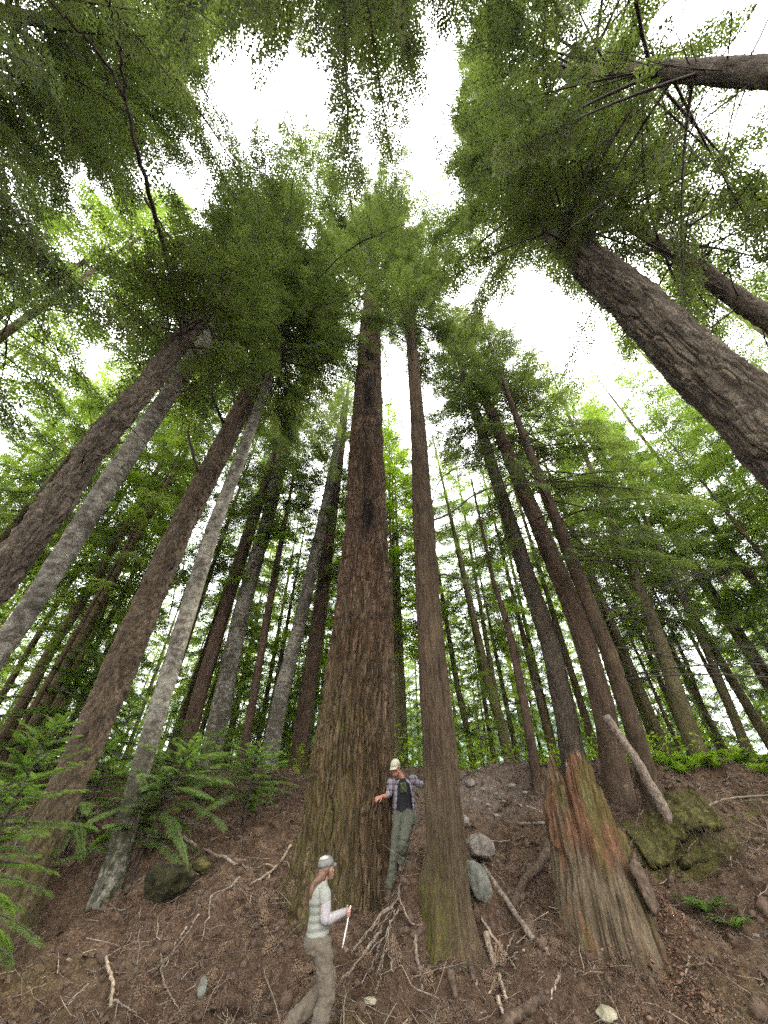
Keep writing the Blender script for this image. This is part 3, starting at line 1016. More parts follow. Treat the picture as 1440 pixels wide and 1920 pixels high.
L4 = side_tree('conifer_tree', 'white lichen-blotched trunk with dark shaded foot in the hollow behind the young hemlocks', (203, 1672), [(285, 1370, 36), (345, 1170, 32), (400, 990, 28), (450, 860, 23), (515, 680, 15)], 29, M_WHITEM, 'smooth',
               nseg=80, dz=0.06, amp=0.02, seed=37, flare=0.2, mossf=lambda TH, ZZ: sstep(2.0, 0.9, ZZ) * 2.5,  # mossy foot, its dark tone includes the hollow's shade put into the colour
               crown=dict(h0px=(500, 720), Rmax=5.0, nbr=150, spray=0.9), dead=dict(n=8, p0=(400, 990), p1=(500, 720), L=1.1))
L5 = side_tree('conifer_tree', 'slim brown trunk on the crest between two white lichen-blotched trunks', (342, 1432), [(375, 1300, 28), (420, 1150, 24), (500, 900, 17)], 25, M_RED, 'scaly', seed=39, mossf=low_moss,
               crown=dict(h0px=(440, 1090), Rmax=3.2, nbr=90, tpl=TPL_MID, spray=0.85, dens=4.8), dead=dict(n=10, p0=(405, 1200), p1=(460, 1020), L=1.6))
L6 = side_tree('conifer_tree', 'pale white blotched trunk standing on the crest above the sapling branches', (396, 1428), [(420, 1300, 36), (452, 1150, 30), (500, 980, 26), (540, 820, 20), (565, 735, 15)], 27, M_WHITE, 'smooth', seed=41, mossf=low_moss,
               crown=dict(h0px=(505, 970), Rmax=3.2, nbr=90, tpl=TPL_MID, spray=0.85, dens=4.8), dead=dict(n=12, p0=(470, 1100), p1=(545, 800), L=1.5))
L7 = side_tree('conifer_tree', 'thin straight dark stem between the pale blotched trunks on the crest', (458, 1420), [(485, 1250, 15), (515, 1080, 13)], 19, M_RED, 'scaly', Y=16.5, nseg=20, seed=43,
               crown=dict(h0=6, Rmax=2.4, nbr=55, tpl=TPL_MID, spray=0.8, dens=4.8), mleaf=M_LEAFY)
L8 = side_tree('conifer_tree', 'slender whitish trunk just beside the dark brown trunk left of the giant fir', (508, 1405), [(530, 1290, 28), (562, 1170, 24), (600, 1000, 20), (618, 910, 17)], 25, M_WHITE, 'smooth', Y=15.5, seed=45,
               crown=dict(h0=8.5, Rmax=3.0, nbr=90, tpl=TPL_MID, spray=0.85, dens=4.8), dead=dict(n=12, p0=(570, 1120), p1=(618, 900), L=1.4))
L9 = side_tree('conifer_tree', 'dark brown trunk on the crest just left of the giant fir', (555, 1452), [(575, 1310, 31), (598, 1160, 27), (615, 1020, 23), (640, 830, 16)], 29, M_RED, 'scaly', seed=47, mossf=low_moss,
               crown=dict(h0px=(622, 960), Rmax=3.2, nbr=90, tpl=TPL_MID, spray=0.85, dens=4.8), dead=dict(n=12, p0=(600, 1120), p1=(645, 800), L=1.5))

# explicit limbs of the leaning tree
def lp(T, a, b, k):
    return atk(a, b, k)


paths = []
d0 = L3.base
k0 = lambda px, py: float(np.dot((T_pt(L3, px, py) - CAM), [0, CP, SP]))
for pts, ks, r, LB in (
        ([(418, 792), (352, 620), (305, 460), (262, 300), (236, 190)], (k0(418, 792), 8.8, 7.3, 6.2, 5.8), 0.058, 0.0),
        ([(236, 190), (200, 120), (150, 60), (95, 5), (40, -60)], (5.8, 5.6, 5.4, 5.2, 5.0), 0.026, 0.0),
        ([(236, 190), (228, 110), (212, 40), (200, -40)], (5.8, 5.5, 5.3, 5.1), 0.026, 0.0),
        ([(305, 460), (285, 395), (225, 300), (120, 225)], (7.3, 7.4, 7.5, 7.6), 0.02, 0.9),
        ([(440, 745), (388, 600), (350, 490), (300, 420), (270, 370)], (k0(440, 745), 9.0, 8.0, 7.4, 7.1), 0.034, 0.0),
        ([(470, 720), (455, 640), (420, 540), (400, 480)], (k0(470, 720), 13.2, 12.2, 11.6), 0.02, 1.4),
        ([(530, 640), (560, 570), (640, 480), (720, 435), (760, 420)], (k0(530, 640), 15.6, 14.6, 13.6, 13.2), 0.032, 1.4),
        ([(525, 620), (575, 585), (640, 560), (690, 510)], (k0(525, 620), 15.8, 15.0, 14.2), 0.022, 1.2),
        ([(545, 600), (548, 480), (545, 380), (560, 290)], (k0(545, 600), 15.0, 13.6, 12.4), 0.025, 1.5)):
    P = limb(L3, L3.root, [atk(a, b, k) for (a, b), k in zip(pts, ks)], r, r * 0.45, 'limb', 7, 24, M_TWIG, 0.015)
    if LB:
        paths.append((P, LB))
limb_sprays(L3, L3.root, paths, M_LEAF, rg(77), TPL_MID, 0.6, 7)
for pts, r in (([(372, 885), (362, 850), (352, 815), (355, 795), (338, 775)], 0.05), ([(405, 938), (425, 942), (442, 940)], 0.04), ([(372, 885), (350, 870), (345, 850)], 0.012), ([(398, 845), (385, 828)], 0.03),
               ([(322, 1065), (330, 1050), (345, 1062), (330, 1100), (316, 1160)], 0.035)):
    kk = k0(*pts[0])
    limb(L3, L3.root, [atk(a, b, kk - 0.25 - 0.06 * i) for i, (a, b) in enumerate(pts)], r, r * 0.4, 'broken_branch', 7, 14, M_DEADTWIG, 0.01)

# long limbs of the left trees, the giant and the second trunk that reach out over the viewer
def reaching(T, specs, seed, spray=0.7, dens=7, mat=None):
    ps = []
    for pts, rise, r, LB in specs:
        ps.append((limb_up(T, T.root, pts, rise, r, r * 0.3, mat=M_TWIG, crook=0.03), LB))
    limb_sprays(T, T.root, ps, mat or M_LEAF, rg(seed), TPL_MID, spray, dens, s0=0.22)


reaching(L4, [([(515, 690), (470, 560), (440, 440), (425, 330)], 1.5, 0.03, 1.5), ([(518, 670), (500, 520), (495, 380), (500, 270)], 2.5, 0.03, 1.6), 
              ([(522, 640), (560, 500), (590, 380), (600, 250)], 3.0, 0.03, 1.7), ([(520, 660), (580, 560), (650, 480)], 1.0, 0.024, 1.4), ([(518, 660), (500, 490), (475, 360), (462, 265)], 2.5, 0.03, 1.4)], 171)
reaching(G, [([(694, 540), (672, 440), (650, 340), (635, 262)], 1.0, 0.06, 1.9), ([(694, 520), (720, 420), (740, 340), (742, 290)], 2.0, 0.06, 1.9), ([(690, 570), (620, 500), (560, 440), (520, 400)], 0.0, 0.06, 1.9),
             ([(698, 560), (770, 500), (830, 460), (880, 430)], 0.0, 0.05, 1.9), ([(694, 530), (640, 430), (590, 330), (565, 270)], 1.5, 0.06, 2.0), ([(697, 540), (760, 440), (800, 390)], 1.5, 0.05, 1.8), ([(690, 590), (640, 560), (590, 545)], 0.0, 0.04, 1.6)], 172, 0.95, 5.2)
reaching(L1, [([(338, 640), (370, 560), (385, 480)], 0.5, 0.022, 1.1), ([(330, 655), (300, 560), (280, 470)], 0.4, 0.022, 1.1), ([(345, 630), (410, 575), (455, 520)], 0.4, 0.022, 1.0), ([(335, 645), (345, 560), (335, 470)], 0.3, 0.022, 1.1), ([(350, 620), (420, 520), (450, 440)], 0.6, 0.022, 1.1)], 174, 0.5, 9)
reaching(S2, [([(765, 560), (790, 480), (810, 410), (815, 385)], 0.8, 0.022, 1.3), ([(766, 580), (830, 520), (900, 480)], 0.3, 0.022, 1.3), ([(764, 550), (740, 470), (720, 400)], 0.8, 0.022, 1.3), ([(768, 620), (830, 600), (880, 590)], 0.0, 0.018, 1.1)], 173)

# --- right group
R1 = side_tree('conifer_tree', 'thin dark crooked dead stem on the crest just left of the broken red stump', (1012, 1490), [(985, 1330, 17), (962, 1215, 16), (945, 1150, 11), (925, 1090, 8)], 12, M_RED, 'scaly', nseg=20, seed=51, dead=dict(n=14, p0=(985, 1330), p1=(930, 1110), L=1.2))
R2 = side_tree('conifer_tree', 'grey-brown trunk with many stub knots behind the broken red stump', (1085, 1482), [(1062, 1350, 43), (1030, 1200, 36), (995, 1100, 32), (940, 930, 25), (900, 800, 19), (868, 700, 13)], 27, M_GREY, 'scaly', amp=0.03, nseg=72, seed=53, flare=0.12,
               crown=dict(h0px=(905, 820), Rmax=3.3, nbr=110, spray=0.8, dens=5, el0=-14), dead=[dict(n=38, p0=(1000, 1110), p1=(895, 790), L=2.7, twigs=8, r=0.017), dict(n=18, p0=(1050, 1300), p1=(960, 980), L=0.35, twigs=0, r=0.012)])
R3 = side_tree('conifer_tree', 'smooth dark red-brown trunk standing behind the leaning bleached log', (1163, 1494), [(1130, 1320, 42), (1082, 1160, 39), (1020, 1010, 33), (960, 870, 26), (915, 760, 19)], 29, M_RED, 'string', amp=0.018, nseg=72, seed=55, flare=0.1,
               crown=dict(h0px=(945, 830), Rmax=3.5, nbr=110, spray=0.8, dens=5, el0=-14), dead=dict(n=34, p0=(1070, 1120), p1=(920, 780), L=2.8, twigs=8, r=0.017))
R4 = side_tree('conifer_tree', 'slim brown trunk with long drooping branches above the foot of the leaning log', (1228, 1508), [(1180, 1340, 33), (1140, 1220, 30), (1080, 1070, 25), (1020, 920, 20), (975, 800, 13)], 24, M_CEDAR, 'scaly', nseg=48, seed=57, flare=0.1,
               crown=dict(h0px=(1075, 1060), Rmax=4.0, nbr=120, spray=0.8, dens=5, el0=-16, az=(0.1, 0.9, 0.5)), dead=dict(n=24, p0=(1165, 1290), p1=(1050, 990), L=4.0, az=(-0.2, 0.5), droop=0.28, twigs=8, r=0.02))
R5 = side_tree('conifer_tree', 'pale orange-brown trunk on the terrace above the bright ferns', (1310, 1430), [(1275, 1320, 32), (1240, 1210, 28), (1190, 1080, 20)], 26, M_PALE, 'scaly', Y=15.5, seed=59, mossf=lambda TH, ZZ: 0.5 + 0 * TH,
               crown=dict(h0=5.5, Rmax=3.6, nbr=90, tpl=TPL_MID, spray=0.9, dens=4.6, el0=-14), mleaf=M_LEAFY)
NR = side_tree('conifer_tree', 'massive grey-brown scaly trunk slanting across the right edge, with lacy foliage at its head', (0, 0), [(1390, 760, 140), (1300, 680, 124), (1200, 575, 104), (1100, 490, 82), (1060, 445, 70)], 37, M_GREY, 'furrow', xy=(4.72, 2.95), nseg=260, dz=0.035, amp=0.06, seed=61,
               crown=dict(h0px=(1085, 470), Rmax=5.0, nbr=150, spray=0.8, dens=6))
NR2 = side_tree('conifer_tree', 'dark thin trunk behind the massive scaly trunk, near the edge at right', (0, 0), [(1400, 572, 45), (1300, 500, 38), (1230, 452, 30)], 30, M_GREY, 'scaly', xy=(7.5, 3.2), nseg=48, amp=0.03, seed=63,
                crown=dict(h0px=(1300, 500), Rmax=4.8, nbr=130, spray=0.8, dens=5.5), dead=dict(n=22, p0=(1420, 590), p1=(1250, 460), L=2.6, r=0.018))
NR3 = side_tree('conifer_tree', 'dark trunk lying almost level across the top corner with many bare spreading branches', (0, 0), [(1440, 136, 62), (1300, 134, 48), (1150, 134, 34), (1030, 134, 24)], 36, M_GREY, 'scaly', xy=(5.55, 0.02), nseg=64, amp=0.02, seed=65,
                crown=dict(h0px=(1330, 136), Rmax=4.9, nbr=165, spray=0.75, dens=5.5, inner=0.4, taperlow=0.6), dead=[dict(n=46, p0=(1440, 136), p1=(1030, 134), L=2.9, r=0.0125, twigs=6, az=(1.7, 0.9)), dict(n=14, p0=(1440, 136), p1=(1150, 134), L=1.8, r=0.012, twigs=5, az=(4.5, 0.7))])

reaching(NR, [([(1080, 462), (1040, 390), (1010, 300)], 0.6, 0.03, 1.3), ([(1088, 470), (1010, 425), (940, 395)], 0.5, 0.03, 1.3), ([(1072, 452), (1065, 360), (1090, 270)], 0.6, 0.03, 1.3), ([(1065, 445), (1000, 350), (950, 270)], 0.8, 0.03, 1.3), ([(1090, 475), (1110, 420), (1150, 370)], 0.3, 0.024, 1.0)], 175, 0.55, 8)

# trees standing beside and behind the viewer, whose branches hang into the top of the view
for xy, H, h0, Rm, nb, sd, az, sh, lab in (((-6.6, -2.2), 27, 11.5, 6.0, 150, 71, None, 0.75, 'tree hanging dense dark foliage into the top left corner'),
                                           ((-0.6, -4.4), 24, 9.5, 5.6, 110, 73, (1.5, 0.45, 0.85), 0.4, 'tree hanging a wedge of foliage into the top edge above the giant fir'),
                                           ((-8.4, -0.9), 24, 6, 5.6, 150, 75, (1.2, 0.6, 0.5), 0.6, 'tree whose leafy branches fill the left edge above the lichen-spotted trunk')):
    b = np.array([*xy, float(gz(*xy))])
    T = Trunk()
    T.base, T.H = b, H
    T.P = np.array([b, b + [0, 0, H]])
    T.rr = np.array([0.3, 0.03])
    T.root = empty('overhanging_tree', b, lab, 'tree')
    build_trunk(T, T.root, M_GREY, nseg=40, seed=sd)
    build_crown(T, T.root, M_LEAF, rg(sd), h0=h0, H=H, Rmax=Rm, nbr=nb, tpl=TPL_MID, spray=0.65, dens=7, lmin=0.6, az=az, shape=sh)

# --- forest on the terrace
BG = [
    # base px, Y, pixels, H, bark, label
    ((962, 1450), 17.5, [(940, 1360, 20), (915, 1280, 18)], 22, M_PALE, 'pale mossy trunk standing alone behind the crest, left of the thin crooked dead stem'),
    ((893, 1455), 19, [(875, 1365, 13), (857, 1285, 11)], 21, M_PALE, 'thin grey stem on the terrace, first one right of the trunk beside the giant fir'),
    ((1034, 1400), 22, [(1015, 1325, 14), (998, 1260, 12)], 23, M_RED, 'brown trunk seen between the crooked dead stem and the stub-knotted trunk'),
    ((758, 1440), 20, [(756, 1350, 15), (752, 1260, 13)], 23, M_PALE, 'sunlit pale stem in the gap directly above the man in the cap'),
    ((1405, 1430), 17, [(1370, 1330, 18), (1330, 1230, 15)], 22, M_PALE, 'green-lit trunk near the edge beyond the big fern'),
    ((1355, 1425), 19, [(1320, 1330, 8), (1290, 1250, 7)], 15, M_RED, 'thin slanting sapling stem left of the big fern'),
    ((1240, 1420), 21, [(1200, 1320, 16), (1165, 1230, 13)], 22, M_PALE, 'mossy trunk on the terrace seen between the slim brown trunk and the pale orange one'),
    ((40, 1330), 13, [(100, 1210, 20), (165, 1110, 18)], 22, M_RED, 'brown trunk far at the left, second behind the sapling foliage'),
    ((95, 1300), 12, [(150, 1200, 20), (240, 1030, 17), (320, 900, 13)], 23, M_PALE, 'tall pale-topped stem between the lichen-spotted trunk and the leaning brown trunk'),
    ((15, 1290), 16, [(60, 1210, 12), (120, 1110, 10)], 20, M_RED, 'slim stem at the far left edge, half hidden by foliage'),
    ((135, 1270), 16, [(180, 1170, 14), (245, 1010, 12), (290, 890, 10)], 22, M_PALE, 'faint slender stem left of the tall pale-topped one'),
    ((598, 1440), 21, [(612, 1330, 9), (622, 1260, 8)], 20, M_RED, 'narrow stem squeezed between the dark brown trunk and the giant fir'),
    ((840, 1430), 24, [(828, 1340, 11), (818, 1270, 9)], 22, M_RED, 'slim far stem half behind the trunk beside the giant fir'),
]
for i, (bp, Y, pix, H, mat, lab) in enumerate(BG):
    side_tree('conifer_tree', lab, bp, pix, H, mat, 'scaly', Y=Y, nseg=16, dz=0.4, seed=300 + i, mleaf=M_LEAFY, crown=dict(h0=5 + (i % 4) * 1.2, Rmax=2.9, nbr=60, tpl=TPL_MID, spray=0.9, dens=4.4, el0=-14, lod=2), mossf=lambda TH, ZZ: 0.5 + 0 * TH)


class Fake:
    pass


PROTO = []
for i, (H, h0, Rm, nb) in enumerate(((24, 4.0, 3.3, 95), (27, 6.5, 3.4, 90), (20, 2.2, 3.0, 85), (29, 9.0, 3.6, 85), (15, 0.8, 2.4, 70))):
    F_ = Trunk()
    F_.base = np.zeros(3)
    F_.P = np.array([[0, 0, 0], [0, 0, H]], float)
    F_.rr = np.array([0.2 if H > 16 else 0.1, 0.02])
    tris, tint, (WV, WF) = crown_arrays(F_, h0=h0, H=H, Rmax=Rm, nbr=nb, tpl=TPL_MID, rng=rg(500 + i), spray=0.95, dens=4.6, el0=-14, lod=2, prune=False)
    cm = tri_mesh('crown', tris, tint, [M_LEAFY, M_TWIG], (WV, WF))
    PROTO.append((F_, cm, H))
far_rng = rg(90)
placed = [(t.base[0], t.base[1]) for t in (G, S2, L1, L2, L3, L4, L5, L6, L7, L8, L9, R1, R2, R3, R4, R5)]
spots = []
for _ in range(4000):
    if len(spots) >= 270:
        break
    y = far_rng.uniform(13.8, 72) if len(spots) < 254 else far_rng.uniform(5, 15)
    x = far_rng.uniform(-1.15, 1.15) * (y + 5) if len(spots) < 254 else (far_rng.uniform(13.5, 24) if far_rng.random() < 0.5 else -far_rng.uniform(9.5, 22))
    if abs(x) < 7.5 and y < 15.5:
        continue
    if min([(x - a) ** 2 + (y - b) ** 2 for a, b in placed + spots] + [99]) < (1.35 + y * 0.02) ** 2:
        continue
    if y < 20 and abs(x / y - 0.16) < 0.05:
        continue
    if x > 2.0 and y < 30 and x < y * 0.95 and far_rng.random() < 0.3:
        continue
    spots.append((x, y))
TRUNKMESH = []
for k, (F_, cm, H) in enumerate(PROTO):
    holder = empty('forest_conifer', (0, 0, 0), 'x', 'tree')
    F_.root = holder
    for mat in (M_RED, M_PALE):
        o = build_trunk(F_, holder, mat, nseg=14, dz=0.5, bark='scaly', amp=0.012, seed=700 + k, mossf=lambda TH, ZZ: 0.45 + 0 * TH)
        TRUNKMESH.append(o.data)
        bpy.data.objects.remove(o)
    bpy.data.objects.remove(holder)
for i, (x, y) in enumerate(spots):
    k = int(far_rng.integers(0, 4)) if far_rng.random() > 0.28 else 4
    if y < 20 and k in (0, 2) and abs(x) < 10:
        k = 3
    if y > 26 and k == 3:
        k = 0
    if x > 2 and y < 23 and x < y:
        k = 3 if k != 4 or i % 3 else 4
    z = float(gz(x, y))
    lab = 'slender conifer among many alike in the sunlit stand beyond the crest' if k != 4 else 'small bushy young conifer under the tall stand beyond the crest'
    r_ = empty('forest_conifer' if k != 4 else 'young_conifer', (x, y, z), lab, 'tree', 'conifers of the stand beyond the crest' if k != 4 else 'young conifers of the understorey')
    s = far_rng.uniform(0.82, 1.15)
    r_.scale = (s, s, s)
    r_.rotation_euler = (far_rng.normal(0, 0.012), far_rng.normal(0, 0.012), far_rng.uniform(0, 6.28))
    link('trunk', TRUNKMESH[2 * k + int(far_rng.random() < 0.5)], r_)
    link('crown', PROTO[k][1], r_)

# ================================================================== STUMP, LOGS, STICKS, ROCKS


def rock(name, label, px, size, mat, seed, sink=0.25, rot=0.0, tilt=(0, 0), dxyz=(0, 0, 0), rough=0.35, flat=0.0, group=None, cat='rock'):
    c = onbank(*px) + np.array(dxyz)
    nu, nv = 72, 44
    th = np.linspace(0, 2 * np.pi, nu, endpoint=False)
    ph = np.linspace(-np.pi / 2, np.pi / 2, nv)
    TH, PH = np.meshgrid(th, ph)
    D = np.stack([np.cos(PH) * np.cos(TH), np.cos(PH) * np.sin(TH), np.sin(PH)], -1)
    q = 1.3
    r = 1 + rough * (fbm(D[..., 0] * q + seed * 3.1, D[..., 1] * q, D[..., 2] * q, 3, seed) - 0.5) * 2 + 0.16 * (fbm(D[..., 0] * 6, D[..., 1] * 6, D[..., 2] * 6 + seed, 3, seed) - 0.5)
    rs = np.random.default_rng(seed)
    P = D * r[..., None]
    for _ in range(13):                      # broken planes
        n = rs.normal(0, 1, 3)
        n /= np.linalg.norm(n)
        h = rs.uniform(0.66, 0.92)
        dd = np.maximum((P @ n) - h, 0)
        P = P - (0.93 * dd)[..., None] * n
    P = P * np.array(size)
    M = np.array(Matrix.Rotation(rot, 3, 'Z') @ Matrix.Rotation(tilt[0], 3, 'X') @ Matrix.Rotation(tilt[1], 3, 'Y'))
    P = P.reshape(-1, 3) @ M.T
    i = np.arange(nv - 1)[:, None] * nu
    j = np.arange(nu)[None, :]
    F = np.stack([i + j, i + (j + 1) % nu, i + nu + (j + 1) % nu, i + nu + j], -1).reshape(-1, 4)
    o = link(name, make_mesh(name, P, F, mat, smooth=False), None, Vector((c + [0, 0, size[2] * (1 - 2 * sink)]).tolist()))
    return tag(o, label, cat, group)


M_ROCK = simple_mat('grey_rock', (0.07, 0.058, 0.045), (0.15, 0.13, 0.108), (7, 7, 7), 0.9, 0.9, 0.03, (0.26, 0.235, 0.205))
M_ROCKG = simple_mat('greenish_rock', (0.05, 0.046, 0.036), (0.115, 0.115, 0.095), (7, 7, 7), 0.85, 0.8, 0.02, (0.21, 0.21, 0.185))
M_MOSS = simple_mat('moss_cushion', (0.028, 0.02, 0.01), (0.05, 0.046, 0.014), (13, 13, 13), 0.95, 1.0, 0.06, (0.125, 0.11, 0.028))
M_MOSSD = simple_mat('dark_moss_earth', (0.012, 0.01, 0.006), (0.024, 0.023, 0.009), (11, 11, 11), 0.95, 1.0, 0.08, (0.06, 0.054, 0.018))
M_STONEP = simple_mat('pale_stone', (0.12, 0.11, 0.07), (0.32, 0.29, 0.2), (8, 8, 8), 0.85, 0.5, 0.02)

rock('boulder', 'tan-grey boulder on the bank between the two-trunk gap and the red stump', (905, 1618), (0.25, 0.24, 0.22), M_ROCK, 3, 0.05, 0.4)
rock('rock_slab', 'greenish grey rock slab leaning against the foot of the second trunk', (905, 1722), (0.2, 0.16, 0.34), M_ROCKG, 5, 0.02, 0.2, (0, -0.55), (0.02, 0.12, 0.02), 0.2)
rock('mossy_root_ball', 'dark round moss-covered lump beside the shaded foot of the white trunk', (288, 1700), (0.36, 0.34, 0.33), M_MOSSD, 8, 0.12, 0.3, dxyz=(0, 0.2, -0.02), rough=0.6, cat='mossy lump')
rock('mossy_rock', 'small moss-covered rock above the end of the long fallen branch', (372, 1640), (0.15, 0.13, 0.13), M_MOSS, 9, 0.1)
rock('moss_cushion', 'yellow-green moss cushion on the bank above the dark mossy lump', (285, 1592), (0.18, 0.14, 0.06), M_MOSS, 12, 0.2, cat='moss')
rock('grey_stone', 'small grey stone low in the duff at left', (376, 1872), (0.06, 0.05, 0.1), M_ROCKG, 14, 0.1)
rock('pale_stone', 'half-buried pale yellowish stone at the bottom edge below the stump', (1142, 1908), (0.11, 0.1, 0.06), M_STONEP, 15, 0.3)
rock('pale_stone', 'mossy flat stone among hanging roots beneath the second trunk', (695, 1880), (0.1, 0.07, 0.035), M_STONEP, 16, 0.3)
rock('grey_stone', 'grey stone on the crest just right of the second trunk', (883, 1474), (0.16, 0.13, 0.1), M_ROCK, 17, 0.2)
rock('grey_stone', 'light stone above the boulder, half hidden at the edge of the second trunk', (872, 1552), (0.13, 0.12, 0.14), M_ROCK, 18, 0.1)
for i, (px, s) in enumerate((((905, 1482), 0.08), ((930, 1490), 0.06), ((960, 1476), 0.1), ((985, 1488), 0.07), ((915, 1510), 0.05), ((945, 1505), 0.06), ((890, 1500), 0.06), ((975, 1512), 0.05), ((930, 1530), 0.05), ((1000, 1470), 0.08))):
    rock('crest_stone', 'small stone in the stony soil of the crest left of the stump', px, (s * 1.3, s, s * 0.7), M_ROCK, 40 + i, 0.3, group='stones in the stony crest soil')

# --- the broken stump
M_CRUMB = simple_mat('crumbled_red_wood', (0.035, 0.02, 0.012), (0.2, 0.115, 0.075), (6, 6, 6), 0.95, 0.3, 0.01, (0.1, 0.055, 0.034))
m_st, nt, out = nodes_of('rotten_stump_wood')
v = coords(nt, (22, 22, 3.2))
n1 = noise(nt, v, 1.0, 10, 0.75, 0.6)
n2 = noise(nt, coords(nt, (55, 55, 26)), 1.0, 6, 0.75)
f = mth(nt, 'ADD', mth(nt, 'MULTIPLY', n1, 0.65), mth(nt, 'MULTIPLY', n2, 0.35))
cgrey = ramp(nt, f, [(0.34, (0.026, 0.02, 0.013)), (0.5, (0.09, 0.068, 0.042)), (0.66, (0.2, 0.16, 0.105))])
cred = ramp(nt, f, [(0.34, (0.03, 0.016, 0.009)), (0.5, (0.11, 0.057, 0.031)), (0.66, (0.25, 0.142, 0.082))])
cc = mixc(nt, attr(nt, 'rot'), cgrey, cred)
cm_ = ramp(nt, f, [(0.35, (0.03, 0.03, 0.008)), (0.65, (0.1, 0.1, 0.025))])
cc = mixc(nt, attr(nt, 'moss'), cc, cm_)
cc = mixc(nt, mth(nt, 'MULTIPLY', attr(nt, 'crack'), 0.75), cc, (0.018, 0.012, 0.008))
bsdf(nt, out, cc, 0.95, f, 1.0, 0.03, 0.1)
sc_ = np.array([3.1, 7.95])
sz0 = float(gz(*sc_))
nseg, nrow = 220, 120
th = np.linspace(0, 2 * np.pi, nseg, endpoint=False)
toph = 1.72 + 0.0 * th
for a0, wd, hh in ((-2.55, 0.2, 0.3), (-3.0, 0.25, 0.12), (-1.75, 0.42, 0.34), (-1.25, 0.25, 0.22), (-2.2, 0.12, -0.12), (-0.75, 0.5, -0.12), (-0.2, 0.5, -0.5), (0.6, 0.6, -0.4), (1.6, 0.5, 0.3), (2.3, 0.3, 0.2)):
    d = (th - a0 + np.pi) % (2 * np.pi) - np.pi
    toph = toph + hh * np.exp(-(d / wd) ** 2)
toph = toph + 0.26 * (np.round(vnoise(np.cos(th) * 9, np.sin(th) * 9, 0 * th, 5) * 3) / 3 - 0.5) + 0.12 * (vnoise(np.cos(th) * 26, np.sin(th) * 26, 0 * th, 6) - 0.5)
tt = np.linspace(0, 1, nrow)
TH, TT = np.meshgrid(th, tt)
ZZ = -0.5 + TT * (toph[None, :] + 0.5)
cx, cy_ = np.cos(TH), np.sin(TH)
zn = np.clip(ZZ / 2.0, -0.3, 1.2)
rr = 0.53 + 0.08 * np.clip(1 - zn, 0, 1.3) ** 1.6 * (0.75 + 0.5 * vnoise(cx * 2 + 3, cy_ * 2, 0 * cx, 2)) + 0.1 * np.clip(cx, 0, 1) * np.clip(1 - zn, 0, 1.3) ** 1.6
rr = rr + 0.09 * (fbm(cx * 3.0, cy_ * 3.0, ZZ * 0.7, 3, 61) - 0.5) + 0.075 * (fbm(cx * 12, cy_ * 12, ZZ * 1.5, 3, 62) - 0.5)
chunk = sstep(0.5, 0.62, vnoise(cx * 4 + 0.3, cy_ * 4, ZZ * 1.6, 63))
rr = rr - 0.05 * chunk * sstep(0.3, 0.9, ZZ) + 0.05 * (fbm(cx * 7, cy_ * 7, ZZ * 7, 4, 67) - 0.5) * (0.5 + sstep(0.6, 1.4, ZZ))
rr = rr - 0.10 * np.exp(-(((TH - 2 * np.pi + 2.15 + np.pi) % (2 * np.pi) - np.pi) / 0.07) ** 2) * sstep(0.7, 1.3, ZZ)
ck = vnoise(cx * 15, cy_ * 15, ZZ * 0.9, 71)
ck = np.exp(-((ck - 0.5) / 0.07) ** 2) * (0.3 + 0.9 * vnoise(cx * 4, cy_ * 4, ZZ * 2.2, 72))
rr = rr - 0.035 * ck
rot = np.clip(sstep(0.42, 0.62, fbm(cx * 2.6 + 5, cy_ * 2.6, ZZ * 1.3, 5, 64) + 0.10 * sstep(0.5, 1.2, ZZ) - 0.2 * sstep(1.1, 0.4, ZZ) + 0.08 * np.cos(TH + 1.2)), 0, 1)
mss = np.clip(sstep(0.5, 0.68, fbm(cx * 3 + 9, cy_ * 3, ZZ * 1.2, 3, 65) + 0.1 * np.cos(TH)), 0, 1) * 0.6
Vo = np.stack([rr * cx, rr * cy_, ZZ], -1)
# hollow inside
inner = []
for q, (fr, dz_) in enumerate(((0.86, -0.02), (0.74, -0.12), (0.66, -0.45), (0.6, -0.9), (0.3, -1.0), (0.02, -1.02))):
    inner.append(np.stack([rr[-1] * fr * np.cos(th), rr[-1] * fr * np.sin(th), np.maximum(toph + dz_ + 0.05 * (vnoise(np.cos(th) * 9, np.sin(th) * 9, 0 * th + q, 8) - 0.5), 0.3)], -1))
V = np.concatenate([Vo, np.array(inner)], 0)
rot = np.concatenate([rot, np.ones((6, nseg)) * 0.7], 0)
mss = np.concatenate([mss, np.zeros((6, nseg))], 0)
ck = np.concatenate([ck, np.zeros((6, nseg))], 0)
nr = V.shape[0]
i = np.arange(nr - 1)[:, None] * nseg
j = np.arange(nseg)[None, :]
F = np.stack([i + j, i + (j + 1) % nseg, i + nseg + (j + 1) % nseg, i + nseg + j], -1).reshape(-1, 4)
